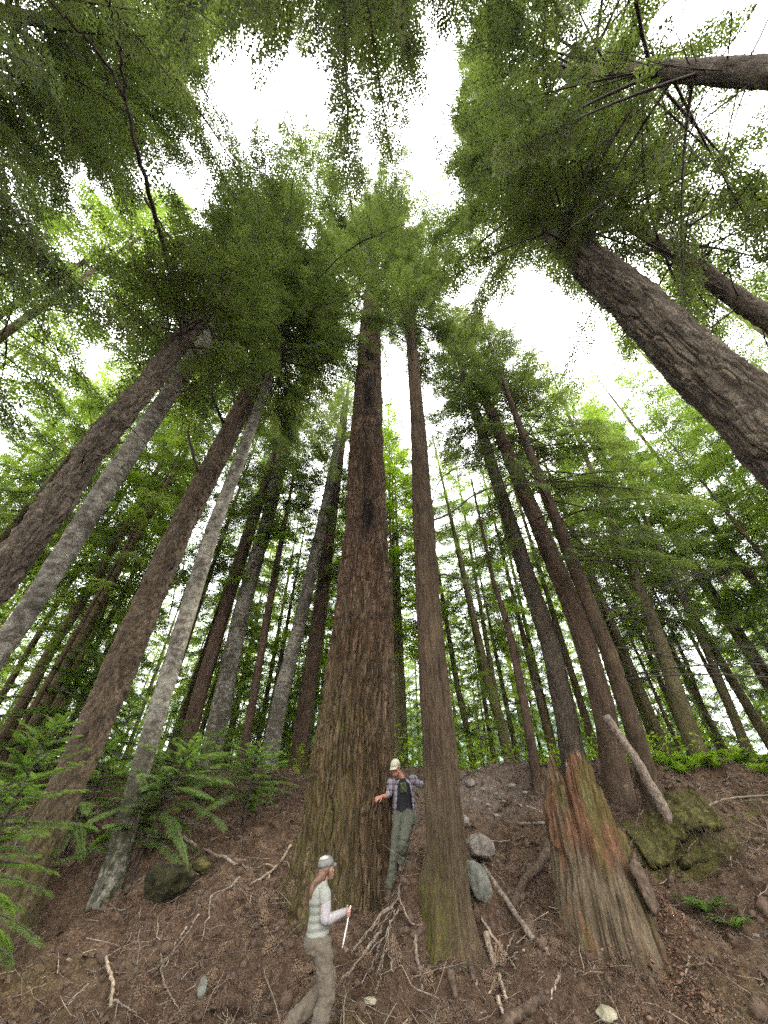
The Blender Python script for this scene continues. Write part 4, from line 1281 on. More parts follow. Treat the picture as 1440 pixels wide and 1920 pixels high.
# lean follows the grain: the top sits a little up-slope
V[..., 0] += 0.10 * np.clip(V[..., 2], 0, 3) / 2
stump_root = empty('tree_stump', (sc_[0], sc_[1], sz0), 'broken rotten stump with crumbling orange-red wood and jagged top on the right of the bank', 'stump')
link('stump_wood', make_mesh('stump_wood', V.reshape(-1, 3), F, m_st, attrs={'rot': rot.ravel(), 'moss': mss.ravel(), 'crack': ck.ravel()}, smooth=True), stump_root)
for q in range(16):
    a = RNG.uniform(-3.1, 0.4)
    i_ = int((a % (2 * np.pi)) / (2 * np.pi) * nseg)
    p = Vo[-1, i_] * [0.97, 0.97, 1] + [0.1 * Vo[-1, i_, 2] / 2, 0, -0.12]
    l = RNG.uniform(0.1, 0.2)
    Q = np.array([p, p + [RNG.normal(0, 0.012), RNG.normal(0, 0.012), l * 0.6], p + [RNG.normal(0, 0.03), RNG.normal(0, 0.03), l]])
    V2, F2 = tube_arrays(Q, [0.03, 0.018, 0.003], 5, flat=0.45)
    link('splinter', make_mesh('splinter', V2, fix_quads(F2), M_CRUMB if q % 2 else M_GREYWOOD), stump_root)
# slab of dark bark still clinging low on the stump
P = []
for a in np.linspace(-0.95, -0.45, 14):
    for zz in np.linspace(0.28, 0.85, 12):
        ed = fbm(a * 6, zz * 6, 0.0, 3, 91) - 0.5
        r_ = float(np.interp(zz, [0, 1], [0.8, 0.66])) + 0.045 * ed + 0.02
        P.append([r_ * math.cos(a + 0.12 * ed), r_ * math.sin(a), zz + 0.25 * ed + 0.15 * (a + 0.7)])
P = np.array(P)
ii = np.arange(14 * 12).reshape(14, 12)
F = np.stack([ii[:-1, :-1], ii[1:, :-1], ii[1:, 1:], ii[:-1, 1:]], -1).reshape(-1, 4)
o = link('bark_slab', make_mesh('bark_slab', P, F, M_DARKWOOD, smooth=False), stump_root)
md = o.modifiers.new('thick', 'SOLIDIFY')
md.thickness = 0.05
# crumbled red wood heaped at the foot on the right side
rs = rg(311)
N_ = 4200
ang = rs.normal(-0.35, 0.75, N_)
rad = 0.56 + np.abs(rs.normal(0, 0.42, N_))
cxw, cyw = sc_[0] + rad * np.cos(ang), sc_[1] + rad * np.sin(ang)
czw = gz(cxw, cyw) + 0.3 * np.exp(-((rad - 0.7) / 0.3) ** 2) * rs.random(N_)
s_ = rs.uniform(0.004, 0.014, N_) * (1 + 1.2 * (rs.random(N_) > 0.94))
A = rs.normal(0, 1, (N_, 4, 3)) * s_[:, None, None]
Vc = (A + np.stack([cxw, cyw, czw + s_ * 0.4], -1)[:, None]).reshape(-1, 3)
q = np.arange(N_)[:, None] * 4
Fc = np.concatenate([q + np.array([0, 1, 2]), q + np.array([0, 2, 3]), q + np.array([0, 3, 1]), q + np.array([1, 3, 2])])
tag(link('wood_crumbs', make_mesh('wood_crumbs', Vc, Fc, M_CRUMB)), kind='stuff')

# --- logs and sticks lying on the bank


def stick(name, label, pts, w, mat, lift=0.3, cat='stick', n=20, nseg=7, taper=0.45, forks=(), group=None, crook=0.007, free=None, flat=1.0):
    """pts in photo pixels on the bank; w = width in pixels at the first point"""
    if free is None:
        W = []
        for a, b in pts:
            p = onbank(a, b)
            k = float(np.dot(p - CAM, [0, CP, SP]))
            W.append(p + [0, 0, w / FPX * k * lift])
        W = np.array(W)
    else:
        W = np.array(free, float)
    k = float(np.dot(W[0] - CAM, [0, CP, SP]))
    r = w / 2 / FPX * k * 0.8
    P = smooth_path(W, n)
    P[1:-1] += RNG.normal(0, crook, (n - 2, 3))
    base = P[0].copy()
    parts = [tube_arrays(P, np.linspace(r, r * taper, n) * (1 + 0.04 * RNG.normal(0, 1, n)), nseg, flat=flat)]
    for fp, fw in forks:
        Q = []
        for a, b in fp:
            p = onbank(a, b)
            Q.append(p + [0, 0, fw / FPX * 5 * 0.4])
        kk = float(np.dot(Q[0] - CAM, [0, CP, SP]))
        Q = smooth_path(np.array(Q), 10)
        parts.append(tube_arrays(Q, np.linspace(fw / 2 / FPX * kk, fw / 5 / FPX * kk, 10), 5))
    V, F = join_arrays(parts)
    o = link(name, make_mesh(name, V - base, fix_quads(F), mat, smooth=True), None, Vector(base.tolist()))
    tag(o, label, cat, group)
    return o


b0 = onbank(1258, 1527)
b1 = T_pt(R3, 1136, 1342)
b1 = CAM + (b1 - CAM) * 0.86
b0 = CAM + (onbank(1255, 1532) - CAM) * 0.97
stick('leaning_log', 'bleached dead log leaning against the smooth dark red-brown trunk', None, 26, M_GREYWOOD, cat='log', free=[b0 - [0, 0, 0.1], b0 * 0.6 + b1 * 0.4 + [0.03, 0, 0.03], b1], taper=0.8, nseg=12, n=26)
stick('fallen_pole', 'straight grey pole slanting down the bank between second trunk and red stump', [(905, 1632), (945, 1690), (1002, 1772)], 12, M_GREYWOOD, 0.6, cat='pole', taper=0.9)
stick('fallen_branch', 'thick dark curved branch with pale top resting at the left foot of the red stump', [(1036, 1592), (1012, 1640), (985, 1668), (962, 1722)], 19, M_DARKWOOD, 0.6, cat='branch', taper=0.75, nseg=10)
stick('bleached_root', 'forked bleached root pointing down to the bottom edge beside the second trunk', [(912, 1762), (926, 1815), (940, 1850), (952, 1885)], 17, M_PALEWOOD, 0.5, cat='root', taper=0.3, forks=[([(930, 1830), (926, 1850), (918, 1868)], 8)])
stick('bleached_splinter', 'bleached pointed splinter at the bottom edge below the forked root', [(934, 1882), (942, 1905), (956, 1935)], 12, M_PALEWOOD, 0.5, cat='splinter', taper=0.3)
stick('fallen_stick', 'long thin tan stick lying just right of the second trunk foot', [(894, 1716), (925, 1762), (950, 1795), (968, 1824)], 7, M_PALEWOOD, 0.7)
stick('fallen_stick', 'short pale stick crossing upright beside the long thin tan stick', [(965, 1757), (956, 1778), (950, 1792)], 5, M_PALEWOOD, 0.9)
stick('fallen_stick', 'short pale stick pointing right from the end of the long thin tan stick', [(985, 1789), (957, 1803)], 5, M_PALEWOOD, 0.9)
stick('bleached_splinter', 'small pale wood splinter below the end of the grey pole', [(1018, 1776), (1032, 1800)], 8, M_PALEWOOD, 0.5, cat='splinter')
stick('bleached_splinter', 'pale torn splinter left of the stump foot near the bottom', [(1050, 1835), (1042, 1855), (1034, 1882)], 9, M_PALEWOOD, 0.5, cat='splinter', taper=0.3)
stick('fallen_stick', 'pale stick standing up from the duff at lower left', None, 8, M_PALEWOOD, free=[onbank(208, 1888), onbank(206, 1855) + [0, 0, 0.06], onbank(192, 1800) + [0, 0, 0.05]], taper=1.0)
stick('fallen_branch', 'long bent grey branch lying down the left bank toward the giant fir', [(322, 1542), (345, 1580), (385, 1603), (430, 1622), (478, 1642)], 8, M_GREYWOOD, 0.7, cat='branch', crook=0.012)
stick('fallen_branch', 'angled pale branch with kink on the left bank below the long bent one', [(448, 1652), (425, 1672), (396, 1688), (390, 1720), (376, 1772)], 6, M_GREYWOOD, 0.8, cat='branch', crook=0.012)
stick('fallen_branch', 'pale forked branch pointing up beside the left root of the giant fir', [(545, 1592), (520, 1630), (488, 1655), (466, 1668)], 7, M_PALEWOOD, 0.8, cat='branch', forks=[([(520, 1630), (500, 1622), (480, 1630)], 4), ([(505, 1642), (500, 1670)], 3)])
stick('fallen_stick', 'thin stick fanning out low on the left bank, topmost of its fan', [(372, 1720), (340, 1770), (300, 1815), (256, 1838)], 5, M_GREYWOOD, 0.9)
stick('fallen_stick', 'thin stick fanning out low on the left bank, second of its fan', [(348, 1745), (322, 1790), (302, 1835)], 5, M_PALEWOOD, 0.9)
stick('fallen_stick', 'thin stick fanning out low on the left bank, with crooked lower end', [(300, 1795), (305, 1840), (322, 1880), (338, 1905)], 5, M_GREYWOOD, 0.9)
stick('fallen_stick', 'grey twig slanting at the bottom left corner', [(212, 1882), (240, 1900), (262, 1908)], 5, M_GREYWOOD, 0.9)
stick('fallen_stick', 'long thin twig running along the very bottom left of the bank', [(165, 1850), (120, 1890), (70, 1925)], 4, M_GREYWOOD, 0.9)
stick('fallen_branch', 'grey stick lying down to the woman from the hanging roots', [(720, 1750), (680, 1800), (640, 1845), (615, 1865)], 7, M_GREYWOOD, 0.8, cat='branch', crook=0.012)
stick('rotten_log', 'dark rotten log end at the bottom edge left of the pale stone', [(945, 1925), (985, 1905), (1022, 1876)], 26, M_DARKWOOD, 0.2, cat='log', nseg=10, taper=0.8)
stick('fallen_twig', 'bent pale twig below the stump on the right', [(1295, 1800), (1288, 1835), (1265, 1868), (1258, 1905)], 5, M_PALEWOOD, 0.9, cat='twig', forks=[([(1270, 1862), (1272, 1835)], 3)])
stick('fallen_twig', 'dark arched twig right of the bent pale twig', [(1290, 1822), (1330, 1818), (1370, 1828), (1390, 1835)], 5, M_DARKWOOD, 1.4, cat='twig')
stick('fallen_branch', 'dark bare branch lying up the right bank above the moss', [(1280, 1562), (1320, 1528), (1370, 1508), (1450, 1500)], 8, M_GREYWOOD, 1.0, cat='branch')
stick('fallen_branch', 'second dark bare branch crossing under the first on the right bank', [(1288, 1550), (1315, 1520), (1350, 1495), (1375, 1482)], 6, M_DARKWOOD, 1.0, cat='branch')
stick('mossy_log', 'upper moss-covered log on the right bank reaching the edge', [(1372, 1536), (1410, 1526), (1470, 1508)], 24, M_MOSS, -0.1, cat='log', nseg=12, taper=0.9, crook=0.03, flat=0.8)
stick('mossy_log', 'lower long mossy log above the dark hollow on the right', [(1275, 1618), (1340, 1592), (1400, 1578), (1480, 1560)], 26, M_MOSS, -0.15, cat='log', nseg=12, taper=0.9, crook=0.035, flat=0.8)
stick('fallen_branch', 'grey stick lying at the left side of the stump near the crest', [(975, 1552), (1005, 1550), (1030, 1548)], 8, M_GREYWOOD, 0.6, cat='branch')
stick('fallen_branch', 'thin sloping stick on the bank beside the tan-grey boulder', [(985, 1572), (945, 1582), (880, 1575)], 4, M_GREYWOOD, 0.8, cat='branch')
stick('bark_strip', 'curved grey root snaking down left of the second trunk foot', [(782, 1752), (780, 1790), (786, 1825), (792, 1862)], 10, M_GREYWOOD, 0.5, cat='root', taper=0.5)

# hanging dead roots between the woman and the second trunk: one torn root fan
rfb = onbank(752, 1700)
root_fan = empty('hanging_root_fan', rfb, 'fan of pale dead roots hanging from the torn bank between woman and second trunk', 'roots')
for pts, w_ in (([(752, 1692), (725, 1715), (690, 1755), (657, 1798)], 7), ([(745, 1698), (715, 1728), (685, 1765), (662, 1790)], 6), ([(748, 1715), (732, 1740), (727, 1775), (733, 1812), (738, 1835)], 6), ([(742, 1715), (728, 1750), (722, 1790), (718, 1830)], 4),
                ([(738, 1712), (712, 1745), (690, 1790)], 3), ([(725, 1790), (715, 1815), (706, 1845)], 4), ([(712, 1775), (704, 1805), (694, 1835)], 4), ([(722, 1765), (706, 1782), (670, 1815), (640, 1850)], 4), ([(750, 1690), (748, 1672), (754, 1708), (770, 1738), (792, 1742)], 7),
                ([(735, 1720), (705, 1762), (694, 1800)], 3), ([(730, 1740), (738, 1790), (748, 1822)], 3), ([(718, 1800), (712, 1840), (708, 1870)], 3)):
    Q = []
    for q, (a, b) in enumerate(pts):
        p = onbank(a, b)
        Q.append(p + (CAM - p) / np.linalg.norm(CAM - p) * (0.06 + 0.12 * math.sin(math.pi * q / len(pts))) + [0, 0, 0.05])
    Q = smooth_path(np.array(Q), 18)
    Q[1:-1] += RNG.normal(0, 0.011, (16, 3))
    r = w_ / 2 / FPX * 4.9 * 0.75
    V, F = tube_arrays(Q, np.linspace(r, r * 0.35, 18), 6)
    link('root', make_mesh('root', V - rfb, fix_quads(F), M_GREYWOOD, smooth=True), root_fan)
# roots of the second trunk running into the bank
for pts, w_ in (([(800, 1735), (780, 1755), (760, 1745), (742, 1760)], 18), ([(900, 1790), (915, 1810), (930, 1832)], 16), ([(845, 1825), (850, 1850), (856, 1875)], 16), ([(808, 1815), (796, 1840), (790, 1862)], 13), ([(882, 1815), (888, 1838)], 15)):
    Q = smooth_path(np.array([onbank(a, b) + [0, 0, 0.01] for a, b in pts]), 12)
    r = w_ / 2 / FPX * 4.9
    V, F = tube_arrays(Q, np.linspace(r, r * 0.5, 12), 8)
    link('root', make_mesh('root', V - S2.base, fix_quads(F), M_DARKWOOD, smooth=True), S2.root)

# ================================================================== YOUNG HEMLOCKS, FERNS, UNDERGROWTH


def sapling(label, px, H, Rm, h0, nb, seed, lean=(0, 0), spray=0.25, mat=None, dens=34, xy=None):
    b = onbank(*px) if xy is None else np.array([*xy, float(gz(*xy))])
    T = Trunk()
    T.base, T.H = b, H
    n = 8
    t = np.linspace(0, 1, n)
    T.P = b + np.stack([lean[0] * t ** 1.3, lean[1] * t ** 1.3, H * t], -1)
    T.rr = np.linspace(0.028, 0.004, n)
    T.root = empty('hemlock_sapling', b, label, 'sapling')
    Pt = T.P.copy()
    Pt[0, 2] -= 0.15
    V, F = tube_arrays(Pt, T.rr, 8)
    link('stem', make_mesh('stem', V - b, fix_quads(F), M_TWIG, smooth=True), T.root)
    build_crown(T, T.root, mat or M_SAP, rg(seed), 'foliage', h0=h0, H=H, Rmax=Rm, nbr=nb, tpl=TPL_FINE, spray=spray, dens=dens, el0=2, el1=30, droop=0.24, prune=False, inner=0.08, shape=0.6, taperlow=0.7, lmin=0.15)
    return T


sapling('young hemlock with bright layered sprays on a thin dark leaning stem before the white trunk', (240, 1662), 2.1, 1.55, 0.95, 40, 801, (0.35, 0.1))
sapling('young hemlock with wide low branches at the upper left bank, left of the giant fir', (455, 1560), 1.5, 1.15, 0.5, 32, 802)
sapling('young hemlock whose branches cover the left edge in front of the leaning brown trunk', (0, 0), 3.1, 1.25, 0.8, 48, 803, (0.1, 0), xy=(-5.15, 6.6))
sapling('bushy young hemlock at the left edge before the leaning brown trunk', (0, 0), 2.2, 1.1, 0.6, 38, 804, (0.0, 0), xy=(-5.7, 7.1), spray=0.24)
sapling('young hemlock behind the leaning brown trunk, with shaded tiers', (170, 1520), 2.6, 1.3, 0.5, 30, 805)
sapling('small hemlock beside the white trunk on the crest, left of the slim brown trunk', (300, 1470), 1.5, 1.3, 0.3, 22, 806)
sapling('tall young hemlock at the left behind the sapling foliage', (60, 1500), 4.2, 1.7, 0.8, 44, 807, spray=0.42)
sapling('dense young hemlock low on the left bank, left of the white trunk foot', (120, 1600), 1.9, 1.3, 0.3, 34, 811)
sapling('young hemlock sprouting between the white trunk foot and the dark mossy lump', (225, 1640), 1.5, 1.05, 0.35, 30, 812)
sapling('young hemlock on the bank above the long bent grey branch', (370, 1530), 1.6, 1.2, 0.4, 30, 813)
sapling('low hemlock seedling at the crest below the dark brown trunk', (500, 1490), 0.9, 0.8, 0.2, 16, 808)
sapling('lacy young hemlock on the crest just right of the second trunk', (0, 0), 4.8, 1.8, 1.2, 44, 809, xy=(3.4, 15.5), spray=0.45, mat=M_LEAFY, dens=7)
sapling('bright young hemlock between the second trunk and the crooked dead stem', (0, 0), 6.5, 2.0, 1.5, 50, 810, xy=(2.4, 17.0), spray=0.5, mat=M_LEAFY, dens=6)


def fern(label, base, n, L, seed, mat, up=0.9, group=None):
    rs = rg(seed)
    tris, wood = [], []
    for k in range(n):
        phi = k * 2.39996 + rs.normal(0, 0.2)
        e = rs.uniform(0.55, 1.15) * up
        l = L * rs.uniform(0.7, 1.1)
        s = np.linspace(0, 1, 14)
        hd = np.array([math.cos(phi), math.sin(phi), 0])
        P = hd * (l * s * math.cos(e))[:, None] + np.array([0, 0, 1.0]) * (l * (s * math.sin(e) - 0.62 * s ** 2.3 * math.sin(e)))[:, None]
        wood.append(tube_arrays(P, np.linspace(0.006, 0.002, 14), 4, cap=False))
        side = np.array([-hd[1], hd[0], 0])
        m = 26
        for q in range(m):
            t = (q + 1) / (m + 1)
            p = np.array([np.interp(t, s, P[:, a]) for a in range(3)])
            tg = np.array([np.interp(min(t + 0.05, 1), s, P[:, a]) - np.interp(t - 0.03, s, P[:, a]) for a in range(3)])
            tg /= np.linalg.norm(tg)
            w = 0.17 * l * (math.sin(math.pi * min(t * 0.93 + 0.09, 1)) ** 0.8) + 0.01
            for sd in (-1, 1):
                d = side * sd + tg * 0.35 + np.array([0, 0, -0.18 + rs.normal(0, 0.12)])
                d /= np.linalg.norm(d)
                tris.append([p - tg * l * 0.018, p + tg * l * 0.02, p + d * w])
    tris = np.array(tris)
    WV, WF = join_arrays(wood)
    WF = np.vstack([WF[:, [0, 1, 2]], WF[:, [0, 2, 3]]])
    tint = np.repeat(rs.uniform(0.2, 0.9, len(tris) // 26), 26)[:len(tris)]
    tint = np.concatenate([tint, np.full(len(tris) - len(tint), 0.5)])
    r_ = empty('sword_fern', base, label, 'fern', group)
    link('fronds', tri_mesh('fronds', tris, tint, [mat, M_TWIG], (WV, WF)), r_)


def on_crest(px, Y):
    d = ray(px, 1440)
    k = Y / d[1]
    x = d[0] * k
    return np.array([x, Y, float(gz(x, Y))])


fern('big dark sword fern standing on the crest near the right edge', on_crest(1402, 12.9), 16, 0.85, 901, M_SAP, 1.1)
fern('blue-green fern growing out of the dark hollow right of the red stump', onbank(1325, 1712), 14, 0.62, 902, M_SAP, 0.75)
fern('second blue-green fern lower down right of the red stump', onbank(1378, 1740), 12, 0.5, 903, M_SAP, 0.7)
for k, (px, Y, L) in enumerate(((1225, 12.6, 0.7), (1280, 12.5, 0.75), (1345, 12.6, 0.75), (1420, 12.5, 0.8), (1180, 12.9, 0.7), (1310, 12.8, 0.9), (1455, 12.8, 0.9), (1385, 12.9, 0.9), (1262, 13.2, 0.85), (1215, 13.4, 0.8), (1330, 13.1, 0.8), (1172, 13.6, 0.8), (1440, 13.1, 0.8), (1120, 13.9, 0.8), (1292, 13.8, 1.0))):
    fern('bright sunlit fern among several alike along the crest at the right', on_crest(px, Y), 14, L, 910 + k, M_FERN, 1.0, 'sunlit ferns along the crest')

# leafy undergrowth on the terrace: nobody could count it
rs = rg(950)
N_ = 26000
yy = 12.7 + rs.gamma(1.3, 1.7, N_)
xx = rs.uniform(-1.05, 1.25, N_) * (yy + 2)
dens = fbm(xx * 0.5, yy * 0.5, 0 * xx, 3, 97)
keep = (dens > np.where(xx > 0.5, 0.38, 0.5)) & ((yy > 13.4) | (xx > 3.4))
xx, yy = xx[keep], yy[keep]
zz = gz(xx, yy) + rs.uniform(0.02, 1.0, len(xx)) ** 1.3 * (0.35 + 1.2 * dens[keep])
c = np.stack([xx, yy, zz], -1)
a1 = rs.normal(0, 1, (len(xx), 3)); a1[:, 2] *= 0.4
a1 /= np.linalg.norm(a1, axis=1, keepdims=True)
a2 = np.cross(a1, rs.normal(0, 1, (len(xx), 3)) * [0.5, 0.5, 1.5])
a2 /= np.linalg.norm(a2, axis=1, keepdims=True)
sl = rs.uniform(0.04, 0.1, len(xx))[:, None]
tris = np.concatenate([np.stack([c - a1 * sl, c + a2 * sl * 0.5, c + a1 * sl], 1), np.stack([c - a1 * sl, c + a1 * sl, c - a2 * sl * 0.5 + [0, 0, 0.01]], 1)])
tn = rs.uniform(0.1, 1, len(xx))
tag(link('undergrowth', tri_mesh('undergrowth', tris, np.concatenate([tn, tn]), [M_BROAD])), kind='stuff')

# a slim broadleaf tree glowing in the gap behind the giant
bb = onterrace(740, 1440, 15.5)
T = Trunk()
T.base, T.H = bb, 23
T.P = np.array([bb, bb + [-0.05, 0, 23]])
T.rr = np.array([0.09, 0.02])
T.root = empty('broadleaf_tree', bb, 'yellow-green leafy tree glowing in the gap right of the giant fir', 'tree')
build_trunk(T, T.root, M_PALE, nseg=14, dz=0.4, bark='smooth')
build_crown(T, T.root, M_BROAD, rg(961), h0=4, H=23, Rmax=2.4, nbr=130, tpl=TPL_FAR, spray=0.75, dens=6, el0=15, el1=50, prune=False)

# ================================================================== LITTER
rs = rg(1001)


def bank_points(n, xr=(-9.5, 11.5), yr=(5.2, 13.6)):
    y = rs.uniform(*yr, n * 2)
    x = rs.uniform(*xr, n * 2) * (0.42 + 0.058 * y)
    k = rs.permutation(len(x))[:n]
    return x[k], y[k]


def lie(n, x, y, tilt=0.35):
    e = 0.15
    gx = (gz(x + e, y, False) - gz(x - e, y, False)) / (2 * e)
    gy = (gz(x, y + e, False) - gz(x, y - e, False)) / (2 * e)
    nrm = np.stack([-gx, -gy, np.ones(n)], -1)
    nrm /= np.linalg.norm(nrm, axis=1, keepdims=True)
    nrm = nrm + rs.normal(0, tilt, (n, 3))
    nrm /= np.linalg.norm(nrm, axis=1, keepdims=True)
    d = rs.normal(0, 1, (n, 3))
    d = d - nrm * np.sum(d * nrm, 1, keepdims=True)
    d /= np.linalg.norm(d, axis=1, keepdims=True)
    return nrm, d


n = 9000
x, y = bank_points(n)
cl = fbm(x * 0.9, y * 0.9, 0 * x, 3, 55)
k = cl + rs.normal(0, 0.04, n) > 0.42
x, y = x[k], y[k]
n = len(x)
nrm, d = lie(n, x, y, 0.45)
p = np.stack([x, y, gz(x, y) + rs.uniform(0.0, 0.05, n)], -1)
tris, ids = place_sprays(TPL_MID, p, d, nrm, rs.uniform(0.08, 0.3, n), rs)
tint = np.clip(0.75 * rs.random(n) + 0.5 * (cl[k] - 0.44) * 3, 0, 1)
tag(link('bracken_litter', tri_mesh('bracken_litter', tris, tint[ids], [M_DUFF])), kind='stuff')

n = 110000
x, y = bank_points(n)
nrm, d = lie(n, x, y, 0.6)
p = np.stack([x, y, gz(x, y) + rs.uniform(0.0, 0.025, n)], -1)
s = rs.uniform(0.012, 0.05, n)[:, None]
e = np.cross(nrm, d)
tris = np.stack([p - d * s * 0.5 - e * s * 0.18, p + e * s * 0.25, p + d * s * 0.6], 1)
tag(link('needle_litter', tri_mesh('needle_litter', tris, rs.random(n), [M_DUFF])), kind='stuff')

n = 15000
x, y = bank_points(n)
k = (fbm(x * 0.7, y * 0.7, 0 * x, 2, 66) + rs.normal(0, 0.1, n)) > 0.45
x, y = x[k], y[k]
n = len(x)
nrm, d = lie(n, x, y, 0.3)
L = rs.gamma(2.0, 0.13, n) + 0.06
p = np.stack([x, y, gz(x, y) + 0.01 + rs.uniform(0, 0.05, n)], -1)
parts, mi = [], []
for q in range(n):
    m = 4
    t = np.linspace(-0.5, 0.5, m)[:, None]
    Q = p[q] + d[q] * L[q] * t + rs.normal(0, 0.03 * L[q], (m, 3))
    r = rs.uniform(0.0013, 0.0036) * (0.7 + L[q])
    V, F = tube_arrays(Q, np.linspace(r, r * 0.5, m), 3, cap=False)
    parts.append((V, F))
    mi.append(np.full(len(F), rs.choice(3, p=[0.45, 0.3, 0.25])))
V, F = join_arrays(parts)
tag(link('twig_litter', make_mesh('twig_litter', V, F, [M_GREYWOOD, M_DARKWOOD, M_PALEWOOD], midx=np.concatenate(mi))), kind='stuff')

# medium sticks, bark flakes and soil clods: past counting, they lie all over the bank
n = 1300
x, y = bank_points(n)
nrm, d = lie(n, x, y, 0.22)
parts, mi = [], []
for q in range(n):
    Lq = rs.uniform(0.2, 0.95)
    m = 7
    t = np.linspace(-0.5, 0.5, m)
    Q = np.array([x[q], y[q], 0]) + np.outer(t * Lq, d[q]) + np.cumsum(rs.normal(0, 0.035 * Lq, (m, 3)), 0) * [1, 1, 0]
    Q[:, 2] = np.maximum(gz(Q[:, 0], Q[:, 1]), gz(x[q], y[q]) + d[q, 2] * t * Lq) + rs.uniform(0.0, 0.06)
    r = rs.uniform(0.003, 0.0085)
    V, F = tube_arrays(Q, np.linspace(r, r * 0.4, m), 5, cap=False)
    parts.append((V, F))
    mi.append(np.full(len(F), rs.choice(3, p=[0.45, 0.33, 0.22])))
V, F = join_arrays(parts)
tag(link('stick_litter', make_mesh('stick_litter', V, F, [M_GREYWOOD, M_DARKWOOD, M_PALEWOOD], midx=np.concatenate(mi))), kind='stuff')

n = 7000
x, y = bank_points(n)
nrm, d = lie(n, x, y, 0.5)
e = np.cross(nrm, d)
s = (rs.gamma(2.0, 0.008, n) + 0.008)[:, None]
p = np.stack([x, y, gz(x, y) + 0.008], -1)
a, b = s * rs.uniform(0.8, 1.5, (n, 1)), s * rs.uniform(0.35, 0.8, (n, 1))
V = np.stack([p - d * a - e * b, p + d * a * 0.8 - e * b * rs.uniform(0.3, 1, (n, 1)), p + d * a + e * b, p - d * a * rs.uniform(0.5, 1, (n, 1)) + e * b + nrm * s * 0.5], 1).reshape(-1, 3)
F = np.arange(n * 4).reshape(-1, 4)
tag(link('bark_flakes', make_mesh('bark_flakes', V, F, [M_DARKWOOD, M_DEADTWIG, M_GREYWOOD], midx=rs.choice(3, n, p=[0.5, 0.33, 0.17]))), kind='stuff')

ph, tq = np.meshgrid(np.linspace(-1.5, 1.5, 6), np.linspace(0, 2 * np.pi, 9)[:-1], indexing='ij')
unit_ball = np.stack([np.cos(ph) * np.cos(tq), np.cos(ph) * np.sin(tq), np.sin(ph)], -1).reshape(-1, 3)
ii = np.arange(5)[:, None] * 8
jj = np.arange(8)[None, :]
FB = np.stack([ii + jj, ii + (jj + 1) % 8, ii + 8 + (jj + 1) % 8, ii + 8 + jj], -1).reshape(-1, 4)
n = 2600
x, y = bank_points(n)
s = rs.gamma(2.0, 0.013, n) + 0.012
V = unit_ball[None] * (s[:, None] * rs.uniform(0.6, 1.3, (n, 48)))[..., None] * rs.uniform(0.6, 1.3, (n, 1, 3)) + np.stack([x, y, gz(x, y) + s * 0.25], -1)[:, None]
F = (FB[None] + (np.arange(n) * 48)[:, None, None]).reshape(-1, 4)
M_CLOD = simple_mat('soil_clods', (0.02, 0.014, 0.01), (0.1, 0.066, 0.046), (20, 20, 20), 0.95, 0.8, 0.02, (0.05, 0.034, 0.024))
tag(link('soil_clods', make_mesh('soil_clods', V.reshape(-1, 3), F, M_CLOD, smooth=True)), kind='stuff')

# torn root mat hanging over the dark hollow on the right
nu, nv = 60, 26
uu, vv = np.meshgrid(np.linspace(0, 1, nu), np.linspace(0, 1, nv), indexing='ij')
lip = 9.62 + 0.16 * (fbm(uu * 6, 0 * uu, 0 * uu, 3, 5) - 0.5) * 2 + 0.5 * (uu - 0.45) ** 2
X = 4.95 + 1.75 * uu
Yb = 10.5
Y = Yb + (lip - Yb) * vv
zb = gz(X, 0 * X + Yb) + 0.02
Z = zb - (0.30 + 0.1 * np.sin(uu * 9)) * vv - 0.28 * vv ** 3 + 0.12 * (fbm(X * 4, Y * 4, 0 * X, 4, 7) - 0.5) + 0.05 * (fbm(X * 14, Y * 14, 0 * X, 3, 8) - 0.5)
ix = np.arange(nu * nv).reshape(nu, nv)
F = np.stack([ix[:-1, :-1], ix[1:, :-1], ix[1:, 1:], ix[:-1, 1:]], -1).reshape(-1, 4)
V = np.stack([X, Y, Z], -1).reshape(-1, 3)
b = np.array([5.8, 10.1, float(gz(5.8, 10.1))])
rmat = empty('root_mat', b, 'mossy torn root mat overhanging the dark hollow right of the red stump', 'root mat')
o = link('soil_mat', make_mesh('soil_mat', V - b, F, M_MOSS, smooth=True), rmat)
o.modifiers.new('thick', 'SOLIDIFY').thickness = -0.16
for q in range(26):
    i_ = int(rs.integers(0, nu))
    p0 = V.reshape(nu, nv, 3)[i_, nv - 1] + [0, 0.03, -0.05]
    l = rs.uniform(0.12, 0.45)
    Q = p0 + np.cumsum(np.vstack([np.zeros(3), rs.normal(0, 0.03, (5, 3)) + [0, -0.01, -l / 5]]), 0)
    V2, F2 = tube_arrays(Q, np.linspace(rs.uniform(0.004, 0.012), 0.002, 6), 5)
    link('root', make_mesh('root', V2 - b, fix_quads(F2), M_DARKWOOD, smooth=True), rmat)

# ================================================================== PEOPLE


def plain(name, col, rough=0.8, var=0.15, scale=30, spec=0.2, bump=0.2):
    return simple_mat(name, tuple(c * (1 - var) for c in col), tuple(min(c * (1 + var), 1) for c in col), (scale,) * 3, rough, bump, 0.004, spec=spec)


M_SKIN = plain('skin', (0.36, 0.2, 0.145), 0.55, 0.06)
M_SKINR = plain('ruddy_skin', (0.3, 0.135, 0.095), 0.55, 0.1)
M_EYE = plain('eye_dark', (0.03, 0.025, 0.02), 0.3, 0.0)
M_LIP = plain('lip', (0.3, 0.12, 0.1), 0.5, 0.05)


